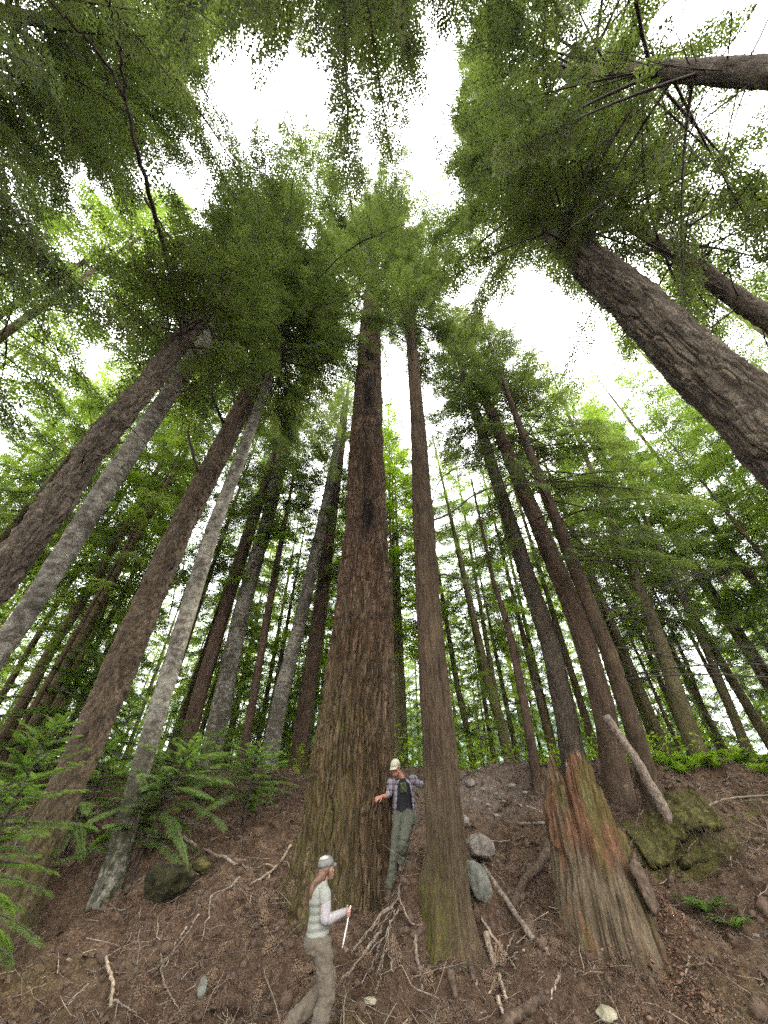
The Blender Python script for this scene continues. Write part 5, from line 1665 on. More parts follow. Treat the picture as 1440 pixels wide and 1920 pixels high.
def loft(rings, n=20, sq=2.0):
    """rings: (centre, axis a, axis b) -> closed surface of superelliptic sections"""
    th = np.linspace(0, 2 * np.pi, n, endpoint=False)
    c, s = np.cos(th), np.sin(th)
    c = np.sign(c) * np.abs(c) ** (2 / sq)
    s = np.sign(s) * np.abs(s) ** (2 / sq)
    V = np.array([np.asarray(o)[None] + c[:, None] * np.asarray(a)[None] + s[:, None] * np.asarray(b)[None] for o, a, b in rings]).reshape(-1, 3)
    m = len(rings)
    i = np.arange(m - 1)[:, None] * n
    j = np.arange(n)[None, :]
    F = np.stack([i + j, i + (j + 1) % n, i + n + (j + 1) % n, i + n + j], -1).reshape(-1, 4)
    V = np.vstack([V, np.asarray(rings[0][0])[None], np.asarray(rings[-1][0])[None]])
    c0, c1 = len(V) - 2, len(V) - 1
    jj = np.arange(n)
    e = (m - 1) * n
    F = np.vstack([F, np.stack([np.full(n, c0), (jj + 1) % n, jj, np.full(n, c0)], -1), np.stack([np.full(n, c1), e + jj, e + (jj + 1) % n, np.full(n, c1)], -1)])
    return V, F


def ell(c, r, Rm=None, n=16):
    c, r = np.asarray(c, float), np.asarray(r, float)
    Rm = np.eye(3) if Rm is None else np.asarray(Rm)
    ph = np.linspace(-math.pi / 2 * 0.98, math.pi / 2 * 0.98, 11)
    return loft([(c + Rm[:, 2] * r[2] * math.sin(p), Rm[:, 0] * r[0] * math.cos(p), Rm[:, 1] * r[1] * math.cos(p)) for p in ph], n)


def limb_tube(pts, rad, n=24, seg=14):
    P = smooth_path(np.array(pts, float), n)
    s = np.linspace(0, 1, len(rad))
    rr = np.interp(np.linspace(0, 1, n), s, rad)
    e0 = P[0] - (P[1] - P[0]) / (np.linalg.norm(P[1] - P[0]) + 1e-9) * rr[0] * 0.5
    e1 = P[-1] + (P[-1] - P[-2]) / (np.linalg.norm(P[-1] - P[-2]) + 1e-9) * rr[-1] * 0.5
    P = np.vstack([e0, P, e1])
    rr = np.concatenate([[rr[0] * 0.6], rr, [rr[-1] * 0.6]])
    return tube_arrays(P, rr, seg)


def blob(name, parts, mat, parent, base, voxel=0.012, smooth=5, attrs=None):
    V, F = join_arrays(parts)
    o = link(name, make_mesh(name, V - base, fix_quads(F), mat, smooth=True), parent)
    m = o.modifiers.new('remesh', 'REMESH')
    m.mode = 'VOXEL'
    m.voxel_size = voxel * 0.85
    m.use_smooth_shade = True
    if smooth:
        s = o.modifiers.new('smooth', 'SMOOTH')
        s.factor = 0.5
        s.iterations = smooth
    return o


def unit(v):
    v = np.asarray(v, float)
    return v / (np.linalg.norm(v) + 1e-9)


def frame(fwd, up):
    """columns: right, forward, up"""
    f = unit(fwd)
    u = unit(np.asarray(up) - f * np.dot(up, f))
    return np.stack([np.cross(f, u), f, u], 1)


def hand_parts(wrist, direction, palm_n, curl, size=1.0, thumb_side=1):
    """palm, four fingers of different lengths bent at the knuckles, thumb from the side of the palm near its base"""
    d = unit(direction)
    nrm = unit(palm_n - d * np.dot(palm_n, d))
    side = np.cross(nrm, d) * thumb_side
    w = np.asarray(wrist)
    parts = [loft([(w + d * 0.0 * size, side * 0.022 * size, nrm * 0.016 * size), (w + d * 0.03 * size, side * 0.034 * size, nrm * 0.017 * size), (w + d * 0.065 * size, side * 0.040 * size, nrm * 0.015 * size), (w + d * 0.088 * size, side * 0.038 * size, nrm * 0.011 * size)], 14)]
    for q, (off, ln) in enumerate(((0.029, 0.072), (0.010, 0.082), (-0.010, 0.076), (-0.028, 0.060))):
        p = w + d * (0.084 - 0.004 * abs(q - 1)) * size + side * off * size
        a = 0.0
        chain = [p - d * 0.015 * size, p]
        for k, fr in enumerate((0.45, 0.31, 0.24)):
            a += curl * (0.85 + 0.3 * k) * (1 + 0.06 * (q - 1.5))
            v = d * math.cos(a) + nrm * math.sin(a)
            p = p + v * ln * fr * size
            chain.append(p)
        parts.append(limb_tube(chain, [0.0095 * size, 0.009 * size, 0.0085 * size, 0.0075 * size, 0.006 * size], 14, 8))
    p = w + d * 0.022 * size + side * 0.03 * size
    v1 = unit(d * 0.75 + side * 0.7 + nrm * 0.25)
    v2 = unit(d * 0.8 + side * 0.1 + nrm * 0.7 * min(1, curl + 0.3))
    parts.append(limb_tube([p - v1 * 0.01, p + v1 * 0.032 * size, p + (v1 * 0.032 + v2 * 0.03) * size, p + (v1 * 0.032 + v2 * 0.052) * size], [0.012 * size, 0.0105 * size, 0.0095 * size, 0.007 * size], 14, 8))
    return parts


def head_parts(c, Rm, s=1.0):
    """Rm columns: right, forward, up; head about 0.22 high"""
    r, f, u = Rm[:, 0], Rm[:, 1], Rm[:, 2]
    P = lambda a, b, h: c + (r * a + f * b + u * h) * s
    parts = [ell(P(0, -0.012, 0.03), np.array([0.074, 0.094, 0.088]) * s, Rm),
             ell(P(0, 0.022, -0.035), np.array([0.058, 0.066, 0.078]) * s, Rm),
             ell(P(0, 0.056, -0.092), np.array([0.026, 0.024, 0.02]) * s, Rm),        # chin
             ell(P(0, 0.078, 0.026), np.array([0.046, 0.016, 0.012]) * s, Rm),          # brow
             loft([(P(0, 0.082, 0.012), r * 0.008 * s, f * 0.008 * s), (P(0, 0.1, -0.022), r * 0.013 * s, f * 0.012 * s), (P(0, 0.088, -0.036), r * 0.015 * s, f * 0.01 * s)], 10),
             ell(P(0.04, 0.056, -0.025), np.array([0.022, 0.02, 0.02]) * s, Rm), ell(P(-0.04, 0.056, -0.025), np.array([0.022, 0.02, 0.02]) * s, Rm)]
    for sd in (-1, 1):
        parts.append(ell(P(0.077 * sd, -0.008, -0.012), np.array([0.009, 0.018, 0.03]) * s, Rm))
    return parts


def face_bits(c, Rm, parent, base, s=1.0):
    r, f, u = Rm[:, 0], Rm[:, 1], Rm[:, 2]
    P = lambda a, b, h: c + (r * a + f * b + u * h) * s
    for sd in (-1, 1):
        V, F = ell(P(0.032 * sd, 0.078, 0.004), np.array([0.013, 0.009, 0.008]) * s, Rm, 10)
        link('eye', make_mesh('eye', V - base, fix_quads(F), M_EYE, smooth=True), parent)
    V, F = ell(P(0, 0.084, -0.06), np.array([0.024, 0.008, 0.007]) * s, Rm, 10)
    link('mouth', make_mesh('mouth', V - base, fix_quads(F), M_LIP, smooth=True), parent)


def shoe(ankle, fwd, up, mat, parent, base, s=1.0):
    Rm = frame(fwd, up)
    r, f, u = Rm[:, 0], Rm[:, 1], Rm[:, 2]
    a = np.asarray(ankle)
    P = lambda x, y, z: a + (r * x + f * y + u * z) * s
    blob('boot', [loft([(P(0, -0.075, -0.055), r * 0.03, u * 0.03), (P(0, -0.05, -0.045), r * 0.037, u * 0.045), (P(0, 0.02, -0.045), r * 0.042, u * 0.046), (P(0, 0.09, -0.062), r * 0.046, u * 0.032), (P(0, 0.15, -0.07), r * 0.038, u * 0.024), (P(0, 0.175, -0.073), r * 0.02, u * 0.016)], 14, 2.6),
                  limb_tube([P(0, -0.025, -0.03), P(0, -0.02, 0.07)], [0.045, 0.05], 8)], mat, parent, base, 0.01, 3)


# ------------------------------------------------------------ woman with the white stick
wz0 = 0.035
WO = np.array([-0.735, 6.5, wz0])
fw = np.array([math.cos(R(22)), math.sin(R(22)), 0])
rt = np.array([fw[1], -fw[0], 0])
UP = np.array([0, 0, 1.0])
W = lambda a, b, u: WO + fw * a + rt * b + UP * u
woman = empty('person', WO, 'woman with ponytail in pale striped sweater and tan trousers, holding a white stick', 'person')
headc = W(0.03, 0.0, 1.435)
look = frame(fw * 0.85 - rt * 0.45 + UP * 0.25, UP)
skin = head_parts(headc, look, 1.0)
skin.append(limb_tube([W(-0.03, 0, 1.26), W(-0.01, 0, 1.33), headc - look[:, 2] * 0.03 - look[:, 1] * 0.02], [0.06, 0.05, 0.05], 12))
skin.append(loft([(W(-0.01, 0, 0.86), fw * 0.09, rt * 0.13), (W(-0.01, 0, 1.0), fw * 0.08, rt * 0.11), (W(-0.02, 0, 1.18), fw * 0.08, rt * 0.12), (W(-0.02, 0, 1.25), fw * 0.045, rt * 0.06)], 16))
r_sh, r_el, r_wr = W(-0.02, 0.165, 1.24), W(0.0, 0.205, 1.02), W(0.235, 0.185, 1.075)
l_sh, l_el, l_wr = W(-0.02, -0.165, 1.25), W(-0.03, -0.225, 1.02), W(0.03, -0.24, 0.80)
stick_b, stick_t = CAM + ray(642, 1777) * 4.30, CAM + ray(657.5, 1698) * 4.46
sdir = unit(stick_t - stick_b)
hold = stick_b + sdir * (np.linalg.norm(stick_t - stick_b) * 0.83)
for sh_, el_, wr_ in ((r_sh, r_el, r_wr), (l_sh, l_el, l_wr)):
    skin.append(limb_tube([sh_, el_, wr_], [0.05, 0.042, 0.036, 0.03, 0.024], 20))
hd = unit(hold - r_wr)
palm = unit(np.cross(sdir, hd))
r_wr2 = hold - hd * 0.085 + palm * 0.012
skin.append(limb_tube([r_wr - hd * 0.02, r_wr2], [0.025, 0.024], 8))
skin += hand_parts(r_wr2, hd, -palm, 1.05, 1.0, 1 if np.dot(np.cross(-palm, hd), sdir) > 0 else -1)
skin += hand_parts(l_wr, unit(l_wr - l_el), -rt * -1, 0.35, 0.95, 1)
rk, ra_ = W(0.085, 0.10, 0.465), W(0.03, 0.10, 0.085)
lk, la = W(0.165, -0.10, 0.50), W(-0.21, -0.07, 0.26)
rh, lh = W(0.0, 0.085, 0.86), W(0.0, -0.085, 0.86)
skin += [limb_tube([rh, rk, ra_], [0.07, 0.05, 0.042, 0.04, 0.035], 20), limb_tube([lh, lk, la], [0.07, 0.05, 0.042, 0.04, 0.035], 20)]
blob('body', skin, M_SKIN, woman, WO, 0.0062, 3)
face_bits(headc, look, woman, WO)

m_sw, nt, out = nodes_of('striped_sweater')
tc = N(nt, 'ShaderNodeTexCoord')
sx = N(nt, 'ShaderNodeSeparateXYZ')
nt.links.new(tc.outputs['Object'], sx.inputs[0])
nn = noise(nt, tc.outputs['Object'], 9.0, 3)
zz_ = mth(nt, 'ADD', mth(nt, 'ADD', sx.outputs[2], mth(nt, 'MULTIPLY', sx.outputs[0], -0.12)), mth(nt, 'MULTIPLY', nn, 0.02))
st_ = mth(nt, 'FRACT', mth(nt, 'MULTIPLY', zz_, 15.0))
below = mth(nt, 'LESS_THAN', zz_, 1.17)
cs = ramp(nt, st_, [(0.0, (0.14, 0.145, 0.12)), (0.3, (0.15, 0.155, 0.13)), (0.5, (0.23, 0.23, 0.2)), (0.9, (0.23, 0.23, 0.2)), (1.0, (0.14, 0.145, 0.12))])
ct = mixc(nt, below, (0.215, 0.22, 0.19), cs)
bsdf(nt, out, ct, 0.95, noise(nt, tc.outputs['Object'], 160.0, 2), 0.35, 0.004, 0.1)
sweater = [loft([(W(-0.03, 0, 0.865), fw * 0.125, rt * 0.158), (W(-0.025, 0, 0.95), fw * 0.118, rt * 0.15), (W(-0.02, 0, 1.06), fw * 0.112, rt * 0.148), (W(-0.03, 0, 1.15), fw * 0.12, rt * 0.165), (W(-0.03, 0, 1.23), fw * 0.108, rt * 0.172),
                 (W(-0.03, 0, 1.285), fw * 0.08, rt * 0.12), (W(-0.02, 0, 1.325), fw * 0.06, rt * 0.066), (W(-0.015, 0, 1.35), fw * 0.056, rt * 0.06)], 24, 2.3)]
blob('sweater', sweater + [limb_tube([W(-0.025, 0.12, 1.25), r_sh - UP * 0.02, r_sh * 0.6 + r_el * 0.4], [0.065, 0.072, 0.064], 14)], m_sw, woman, WO, 0.009, 4)
M_SLEEVE = plain('pale_sleeve', (0.26, 0.24, 0.24), 0.9)
for sh_, el_, wr_ in ((r_sh, r_el, r_wr), (l_sh, l_el, l_wr)):
    blob('sleeve', [limb_tube([sh_ + (el_ - sh_) * 0.12, sh_ * 0.45 + el_ * 0.55 + fw * 0.004, el_, el_ * 0.5 + wr_ * 0.5, wr_], [0.064, 0.062, 0.057, 0.054, 0.046, 0.041, 0.037], 26)], M_SLEEVE, woman, WO, 0.008, 4)
M_PANTS = plain('tan_trousers', (0.1, 0.082, 0.06), 0.9, 0.12, 14)
M_SHIRT = plain('olive_undershirt', (0.1, 0.107, 0.082), 0.9)
blob('undershirt', [loft([(W(-0.035, 0, 0.80), fw * 0.128, rt * 0.16), (W(-0.035, 0, 0.86), fw * 0.126, rt * 0.158), (W(-0.03, 0, 0.93), fw * 0.108, rt * 0.14)], 20)], M_SHIRT, woman, WO, 0.009, 3)


def trousers(name, pelvis_rings, legs, mat, parent, base):
    parts = [loft(pelvis_rings, 22, 2.2)]
    for pts, rad in legs:
        parts.append(limb_tube(pts, rad, 30, 16))
    o = blob(name, parts, mat, parent, base, 0.01, 4)
    tx = bpy.data.textures.new('cloth_folds', 'CLOUDS')
    tx.noise_scale = 0.09
    d = o.modifiers.new('folds', 'DISPLACE')
    d.texture = tx
    d.strength = 0.05
    d.mid_level = 0.5
    return o


trousers('trousers', [(W(-0.03, 0, 0.74), fw * 0.115, rt * 0.15), (W(-0.035, 0, 0.80), fw * 0.126, rt * 0.158), (W(-0.03, 0, 0.88), fw * 0.112, rt * 0.148), (W(-0.02, 0, 0.95), fw * 0.1, rt * 0.135)],
         [([rh - UP * 0.02, rk * 0.5 + rh * 0.5 + fw * 0.01, rk + fw * 0.01, rk * 0.5 + ra_ * 0.5 - fw * 0.02, ra_ + UP * 0.02], [0.112, 0.108, 0.096, 0.088, 0.086, 0.084, 0.08, 0.084]), ([lh - UP * 0.02, lk * 0.5 + lh * 0.5, lk, lk * 0.5 + la * 0.5, la + UP * 0.02], [0.112, 0.105, 0.092, 0.086, 0.084, 0.08, 0.078, 0.08])], M_PANTS, woman, WO)
M_BOOT = plain('brown_boot_leather', (0.09, 0.065, 0.045), 0.7)
shoe(ra_, fw, UP, M_BOOT, woman, WO)
shoe(la, fw + UP * -0.9, UP + fw * 0.9, M_BOOT, woman, WO)
# cap and ponytail
M_CAPW = plain('grey_cap_cloth', (0.13, 0.125, 0.112), 0.6, 0.12, 25, 0.4)
M_CAPTOP = plain('pale_cap_panel', (0.36, 0.35, 0.33), 0.6, 0.05)
r_, f_, u_ = look[:, 0], look[:, 1], look[:, 2]
HP = lambda a, b, h: headc + r_ * a + f_ * b + u_ * h


def cap(parent, base, HP, r_, f_, u_, mat, brim_mat, brim=0.075, low=0.035):
    rings = [(HP(0, -0.01, low), r_ * 0.086, f_ * 0.106), (HP(0, -0.012, low + 0.03), r_ * 0.087, f_ * 0.107), (HP(0, -0.014, low + 0.06), r_ * 0.078, f_ * 0.096), (HP(0, -0.016, low + 0.085), r_ * 0.055, f_ * 0.068), (HP(0, -0.017, low + 0.1), r_ * 0.022, f_ * 0.027)]
    V, F = loft(rings, 26)
    c = link('cap', make_mesh('cap', V - base, fix_quads(F), mat, smooth=True), parent)
    a = np.linspace(-1.15, 1.15, 15)
    rows = []
    for t in np.linspace(0, 1, 6):
        rows.append([HP(0.084 * math.sin(x) * (1 - 0.08 * t), -0.01 + 0.104 * math.cos(x) + brim * t * math.cos(x) ** 0.7 if math.cos(x) > 0 else 0, low + 0.006 - 0.018 * t - 0.03 * math.sin(x) ** 2 * t) for x in a])
    V = np.array(rows).reshape(-1, 3)
    ii = np.arange(90).reshape(6, 15)
    F = np.stack([ii[:-1, :-1], ii[:-1, 1:], ii[1:, 1:], ii[1:, :-1]], -1).reshape(-1, 4)
    o = link('brim', make_mesh('brim', V - base, F, brim_mat, smooth=True), c)
    m = o.modifiers.new('thick', 'SOLIDIFY')
    m.thickness = 0.004
    V, F = ell(HP(0, -0.017, low + 0.101), (0.009, 0.009, 0.006), np.stack([r_, f_, u_], 1), 10)
    link('button', make_mesh('button', V - base, fix_quads(F), mat, smooth=True), c)
    return c


cap(woman, WO, HP, r_, f_, u_, M_CAPW, M_CAPW, 0.06)
V, F = loft([(HP(0.0, -0.03, 0.112), r_ * 0.066, f_ * 0.07), (HP(0.0, -0.032, 0.128), r_ * 0.045, f_ * 0.05), (HP(0.0, -0.033, 0.138), r_ * 0.012, f_ * 0.014)], 20)
link('cap_panel', make_mesh('cap_panel', V - WO, fix_quads(F), M_CAPTOP, smooth=True), woman)
m_hair, nt, out = nodes_of('brown_hair')
nh = noise(nt, coords(nt, (120, 120, 6)), 1.0, 4)
bsdf(nt, out, ramp(nt, nh, [(0.35, (0.05, 0.024, 0.014)), (0.65, (0.17, 0.085, 0.05))]), 0.5, nh, 0.6, 0.004, 0.4)
hair = [ell(HP(0, -0.03, 0.012), (0.083, 0.088, 0.075), look), ell(HP(0, -0.085, -0.03), (0.06, 0.045, 0.07), look)]
hair.append(limb_tube([HP(0, -0.10, 0.0), HP(0.0, -0.122, -0.045), W(-0.115, 0.02, 1.30), W(-0.145, 0.02, 1.23), W(-0.145, 0.02, 1.17)], [0.03, 0.042, 0.045, 0.036, 0.026, 0.008], 20, 12))
hair.append(limb_tube([HP(0.075, 0.03, 0.03), HP(0.08, 0.0, -0.02), HP(0.07, -0.04, -0.08)], [0.012, 0.02, 0.014], 10, 8))
blob('hair', hair, m_hair, woman, WO, 0.008, 2)
sb_ = stick_b - sdir * 0.0
V, F = tube_arrays(np.linspace(stick_b, stick_t, 6), np.full(6, 0.0068), 10)
o = link('measuring_stick', make_mesh('measuring_stick', V - stick_b, fix_quads(F), plain('white_plastic', (0.8, 0.8, 0.8), 0.4, 0.02), smooth=True), None, Vector(stick_b.tolist()))
tag(o, 'thin white stick held upright in the right hand of the woman', 'stick')

# ------------------------------------------------------------ man in the cap between the trunks
MO = np.array([0.30, 8.7, float(gz(0.30, 8.62))])
man = empty('person', MO, 'man in beige cap and open plaid shirt stepping down beside the giant fir', 'person')
px3 = lambda a, b, Y: at(a, b, Y)
hc = px3(741.5, 1439, 8.62)
mlook = frame(np.array([-0.42, -0.75, -0.36]), UP + np.array([-0.12, -0.3, 0]))
neck = px3(753, 1459, 8.72)
lsh, rsh = px3(776, 1462, 8.72), px3(733, 1468, 8.68)
lel, lwr = px3(787, 1471, 8.72), px3(801, 1468, 8.7)
rel, rwr = px3(729, 1489, 8.62), px3(714, 1494.5, 8.5)
pel = px3(758, 1527, 8.75)
lhp, rhp = px3(767, 1529, 8.68), px3(748, 1532, 8.72)
lkn, lan = px3(757, 1580, 8.28), None
MB = lambda p, dx=0, dy=0, dz=0: np.asarray(p) + [dx, dy, dz]
lan = np.array([0.29, 8.50, float(gz(0.29, 8.45)) + 0.1])
rkn = px3(742, 1588, 8.55)
ran = np.array([0.10, 8.62, float(gz(0.10, 8.58)) + 0.1])
chest = px3(756, 1482, 8.7)
sh_ax = unit(lsh - rsh)
tup = unit(neck - pel)
tf = unit(np.cross(tup, sh_ax)) * -1
if tf[1] > 0:
    tf = -tf
skin = head_parts(hc, mlook, 1.04)
skin.append(limb_tube([neck - tup * 0.08, neck, hc - mlook[:, 2] * 0.04 - mlook[:, 1] * 0.02], [0.07, 0.06, 0.055], 12))
skin.append(loft([(pel, sh_ax * 0.15, tf * 0.10), (pel * 0.6 + chest * 0.4, sh_ax * 0.145, tf * 0.095), (chest, sh_ax * 0.165, tf * 0.11), (neck - tup * 0.06, sh_ax * 0.13, tf * 0.07)], 18))
skin.append(limb_tube([lsh, lel, lwr], [0.056, 0.046, 0.042, 0.036, 0.028], 20))
skin.append(limb_tube([rsh, rel, rwr], [0.056, 0.046, 0.042, 0.036, 0.028], 20))
hdir = unit(px3(707, 1496.5, 8.42) - rwr)
skin += hand_parts(rwr, hdir, unit(np.array([0.15, 0.8, -0.5])), 0.55, 1.08, -1)
ldir = unit(np.array([0.5, -0.75, 0.25]))
skin += hand_parts(lwr, ldir, unit(np.array([0.85, 0.45, 0.0])), 0.4, 1.08, 1)
skin += [limb_tube([lhp, lhp * 0.5 + lkn * 0.5 + tf * 0.02, lkn + tf * 0.01, lkn * 0.5 + lan * 0.5 - tf * 0.03, lan], [0.075, 0.06, 0.05, 0.042, 0.035], 20), limb_tube([rhp, rkn, ran], [0.075, 0.06, 0.05, 0.042, 0.035], 20)]
blob('body', skin, M_SKINR, man, MO, 0.0065, 3)
face_bits(hc, mlook, man, MO, 1.04)
m_pl, nt, out = nodes_of('plaid_shirt')
tc = N(nt, 'ShaderNodeTexCoord')
sx = N(nt, 'ShaderNodeSeparateXYZ')
nt.links.new(tc.outputs['Object'], sx.inputs[0])
fx_ = mth(nt, 'FRACT', mth(nt, 'MULTIPLY', mth(nt, 'ADD', sx.outputs[0], sx.outputs[1]), 11.0))
fz_ = mth(nt, 'FRACT', mth(nt, 'MULTIPLY', sx.outputs[2], 11.0))
ax_ = ramp(nt, fx_, [(0.0, 0.0), (0.3, 0.0), (0.34, 1.0), (0.64, 1.0), (0.68, 0.3)])
az_ = ramp(nt, fz_, [(0.0, 0.0), (0.3, 0.0), (0.34, 1.0), (0.64, 1.0), (0.68, 0.3)])
pl = mixc(nt, mth(nt, 'MULTIPLY', mth(nt, 'ADD', ax_, az_), 0.5), (0.2, 0.18, 0.2), (0.05, 0.042, 0.05))
bsdf(nt, out, pl, 0.9, noise(nt, tc.outputs['Object'], 90.0, 3), 0.3, 0.004, 0.15)
M_BLACK = plain('black_cotton', (0.012, 0.012, 0.014), 0.9)
blob('t_shirt', [loft([(pel + tup * 0.02, sh_ax * 0.165, tf * 0.118), (pel * 0.6 + chest * 0.4, sh_ax * 0.16, tf * 0.112), (chest, sh_ax * 0.175, tf * 0.122), (neck - tup * 0.06, sh_ax * 0.13, tf * 0.08), (neck - tup * 0.005, sh_ax * 0.07, tf * 0.068)], 20)], M_BLACK, man, MO, 0.01, 3)
# printed emblem on the chest: a green leaf-like block
rows = []
for h in np.linspace(0.11, -0.04, 7):
    rows.append([chest + tup * h + sh_ax * (a * (0.055 if h > 0 else 0.06) - 0.015) + tf * (0.129 - 1.6 * a * a * 0.004) for a in np.linspace(-1, 1, 9)])
V = np.array(rows).reshape(-1, 3)
ii = np.arange(63).reshape(7, 9)
F = np.stack([ii[:-1, :-1], ii[:-1, 1:], ii[1:, 1:], ii[1:, :-1]], -1).reshape(-1, 4)
m_em, nt, out = nodes_of('shirt_print')
ne = noise(nt, coords(nt, (26, 26, 26)), 1.0, 4, 0.6)
bsdf(nt, out, ramp(nt, ne, [(0.42, (0.012, 0.014, 0.012)), (0.52, (0.05, 0.065, 0.02)), (0.66, (0.1, 0.125, 0.04))]), 0.8)
o = link('shirt_print', make_mesh('shirt_print', V - MO, F, m_em, smooth=True), man)
o.modifiers.new('thick', 'SOLIDIFY').thickness = 0.012


def half_shell(side):
    """open overshirt: a front panel, side and back, with thickness"""
    rows = []
    lv = ((neck - tup * 0.02, 0.085, 0.08), (neck - tup * 0.07, 0.165, 0.095), (chest + tup * 0.06, 0.2, 0.135), (chest - tup * 0.04, 0.2, 0.14), (pel * 0.5 + chest * 0.5, 0.195, 0.135), (pel + tup * 0.04, 0.2, 0.138), (pel - tup * 0.09, 0.205, 0.142))
    for q, (c, a, b) in enumerate(lv):
        th = np.linspace(R(62 - 4 * q), R(-92), 16)   # from the front edge round the side to the back
        rows.append([c + side * sh_ax * a * math.cos(t) + tf * b * math.sin(t) + tf * 0.012 * math.sin(9 * t + q) for t in th])
    V = np.array(rows).reshape(-1, 3)
    ii = np.arange(len(V)).reshape(len(lv), 16)
    return V, np.stack([ii[:-1, :-1], ii[:-1, 1:], ii[1:, 1:], ii[1:, :-1]], -1).reshape(-1, 4)


for sd in (1, -1):
    V, F = half_shell(sd)
    o = link('shirt_front', make_mesh('shirt_front', V - MO, F, m_pl, smooth=True), man)
    m = o.modifiers.new('sub', 'SUBSURF'); m.levels = m.render_levels = 2
    o.modifiers.new('thick', 'SOLIDIFY').thickness = 0.008
blob('sleeve', [limb_tube([lsh - sh_ax * 0.05, lsh, lsh * 0.5 + lel * 0.5, lel, lel * 0.4 + lwr * 0.6], [0.078, 0.083, 0.072, 0.064, 0.056, 0.05], 26)], m_pl, man, MO, 0.009, 4)
blob('sleeve', [limb_tube([rsh + sh_ax * 0.05, rsh, rsh * 0.5 + rel * 0.5, rel, rel * 0.8 + rwr * 0.2], [0.078, 0.083, 0.07, 0.062, 0.056, 0.052], 26)], m_pl, man, MO, 0.009, 4)
M_PANTM = plain('sage_trousers', (0.068, 0.07, 0.05), 0.9, 0.12, 14)
trousers('trousers', [(pel - tup * 0.12, sh_ax * 0.16, tf * 0.125), (pel - tup * 0.03, sh_ax * 0.17, tf * 0.13), (pel + tup * 0.06, sh_ax * 0.158, tf * 0.115)],
         [([lhp, lhp * 0.5 + lkn * 0.5 + tf * 0.02, lkn + tf * 0.01, lkn * 0.5 + lan * 0.5 - tf * 0.03, lan], [0.115, 0.108, 0.096, 0.088, 0.083, 0.078, 0.075]), ([rhp, rhp * 0.5 + rkn * 0.5, rkn, rkn * 0.5 + ran * 0.5, ran], [0.115, 0.105, 0.094, 0.086, 0.08, 0.077, 0.075])], M_PANTM, man, MO)
for a_ in (lan, ran):
    shoe(a_, np.array([-0.15, -1, 0]), UP, M_BOOT, man, MO, 1.08)
mr, mf, mu = mlook[:, 0], mlook[:, 1], mlook[:, 2]
HPm = lambda a, b, h: hc + (mr * a + mf * b + mu * h) * 1.05
M_CAPM = plain('beige_cap_cloth', (0.36, 0.34, 0.255), 0.85, 0.08)
cap(man, MO, HPm, mr, mf, mu, M_CAPM, M_CAPM, 0.085, 0.028)
M_GREYH = plain('grey_hair', (0.34, 0.3, 0.27), 0.6, 0.3, 60)
blob('hair', [ell(HPm(0, -0.035, 0.005), (0.08, 0.078, 0.06), mlook)], M_GREYH, man, MO, 0.009, 2)
M_BEARD = plain('russet_beard', (0.3, 0.13, 0.08), 0.8, 0.4, 70)
blob('beard', [ell(HPm(0, 0.045, -0.085), (0.052, 0.045, 0.042), mlook), ell(HPm(0.05, 0.01, -0.055), (0.025, 0.035, 0.04), mlook), ell(HPm(-0.05, 0.01, -0.055), (0.025, 0.035, 0.04), mlook)], M_BEARD, man, MO, 0.008, 2)
# dark daypack strap side seen behind the arm
pk = chest - tf * 0.17
bp = empty('backpack', pk, 'dark backpack on the back of the man in the beige cap', 'backpack')
blob('pack_body', [loft([(pk - tup * 0.24, sh_ax * 0.13, tf * 0.06), (pk - tup * 0.2, sh_ax * 0.16, tf * 0.09), (pk, sh_ax * 0.17, tf * 0.1), (pk + tup * 0.15, sh_ax * 0.15, tf * 0.08), (pk + tup * 0.19, sh_ax * 0.11, tf * 0.05)], 20, 2.8)], plain('dark_nylon', (0.03, 0.032, 0.035), 0.6), bp, pk, 0.012, 3)

# ================================================================== AIR
V = np.array([[x, y, z] for z in (-45.0, 640.0) for x, y in ((-2700, -430), (2700, -430), (2700, 2260), (-2700, 2260))], float)
F = np.array([[0, 3, 2, 1], [4, 5, 6, 7], [0, 1, 5, 4], [1, 2, 6, 5], [2, 3, 7, 6], [3, 0, 4, 7]])
m_air, nt, out = nodes_of('valley_air')
pv = nt.nodes.new('ShaderNodeVolumePrincipled')
pv.inputs['Color'].default_value = (0.62, 0.8, 1.0, 1)
pv.inputs['Density'].default_value = 0.00018
pv.inputs['Anisotropy'].default_value = 0.2
nt.links.new(pv.outputs[0], out.inputs['Volume'])
tag(link('haze', make_mesh('haze', V, F, m_air)), kind='stuff')

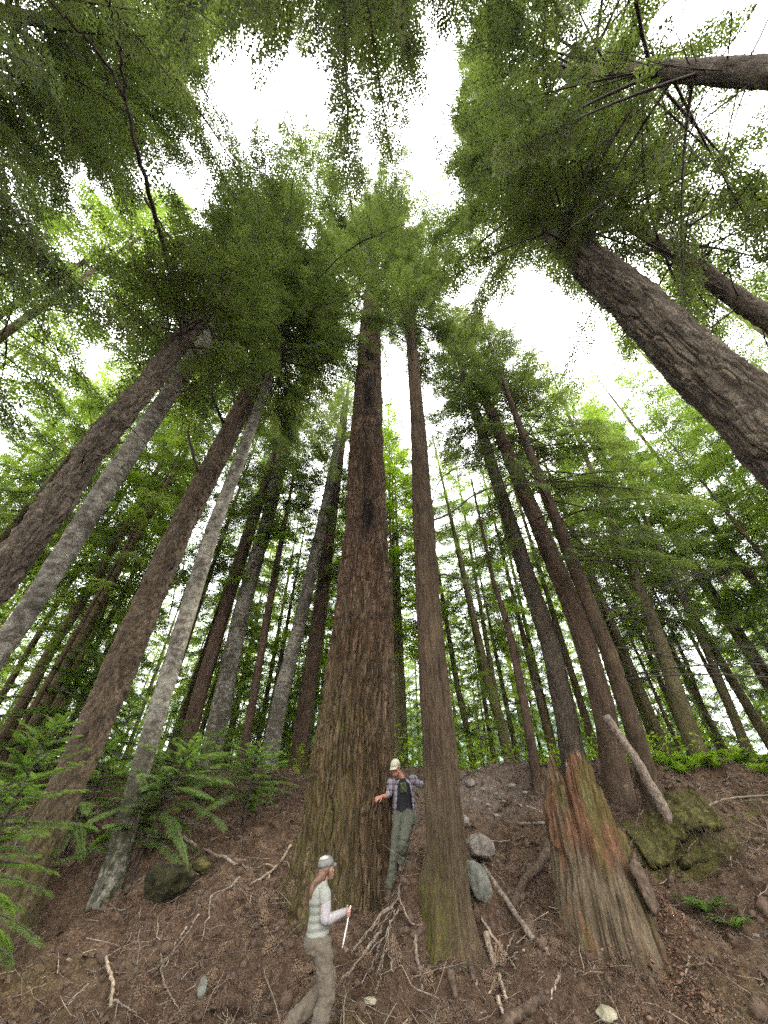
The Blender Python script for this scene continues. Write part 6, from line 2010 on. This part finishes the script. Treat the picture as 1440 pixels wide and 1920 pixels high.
# ================================================================== LIGHT, CAMERA
w = bpy.data.worlds.new('World')
SC.world = w
w.use_nodes = True
nt = w.node_tree
nt.nodes.clear()
out = nt.nodes.new('ShaderNodeOutputWorld')
bg = nt.nodes.new('ShaderNodeBackground')
sky = nt.nodes.new('ShaderNodeTexSky')
sky.sky_type = 'NISHITA'
sky.sun_disc = False
sd = ray(1010, 520)
sd = sd / np.linalg.norm(sd)
ELEV = math.asin(sd[2])
AZ = math.atan2(sd[0], sd[1])
sky.sun_elevation = ELEV
sky.sun_rotation = AZ
tc = nt.nodes.new('ShaderNodeTexCoord')
nz = N(nt, 'ShaderNodeTexNoise', i_Scale=2.2, i_Detail=5, i_Roughness=0.55)
nt.links.new(tc.outputs['Generated'], nz.inputs['Vector'])
cl = ramp(nt, nz.outputs['Fac'], [(0.3, (11.2, 10.9, 10.5)), (0.7, (14.9, 14.6, 14.2))])
mx = mixc(nt, 0.88, sky.outputs[0], cl)
nt.links.new(mx, bg.inputs['Color'])
bg.inputs['Strength'].default_value = 0.12
nt.links.new(bg.outputs[0], out.inputs['Surface'])

sl = bpy.data.lights.new('sun', 'SUN')
sl.energy = 2.4
sl.angle = R(11)
sl.color = (1.0, 0.93, 0.82)
so = bpy.data.objects.new('sun', sl)
COL.objects.link(so)
so.rotation_euler = Vector((-sd[0], -sd[1], -sd[2])).to_track_quat('-Z', 'Y').to_euler()

cam = bpy.data.cameras.new('camera')
cam.sensor_fit = 'HORIZONTAL'
cam.sensor_width = 36.0
cam.lens = FPX / 1440 * 36.0
cam.clip_start = 0.05
cam.clip_end = 8000
co = bpy.data.objects.new('camera', cam)
COL.objects.link(co)
co.location = Vector(CAM.tolist())
co.rotation_euler = (math.pi / 2 + PITCH, 0, 0)
SC.camera = co

vs = SC.view_settings
vs.view_transform = 'Standard'
vs.look = 'None'
vs.exposure = 2.45
vs.gamma = 1.0
cy = SC.cycles
cy.max_bounces = 10
cy.diffuse_bounces = 6
cy.glossy_bounces = 2
cy.transmission_bounces = 7
cy.transparent_max_bounces = 4
cy.caustics_reflective = False
cy.caustics_refractive = False
cy.use_denoising = False
cy.sample_clamp_indirect = 4.0
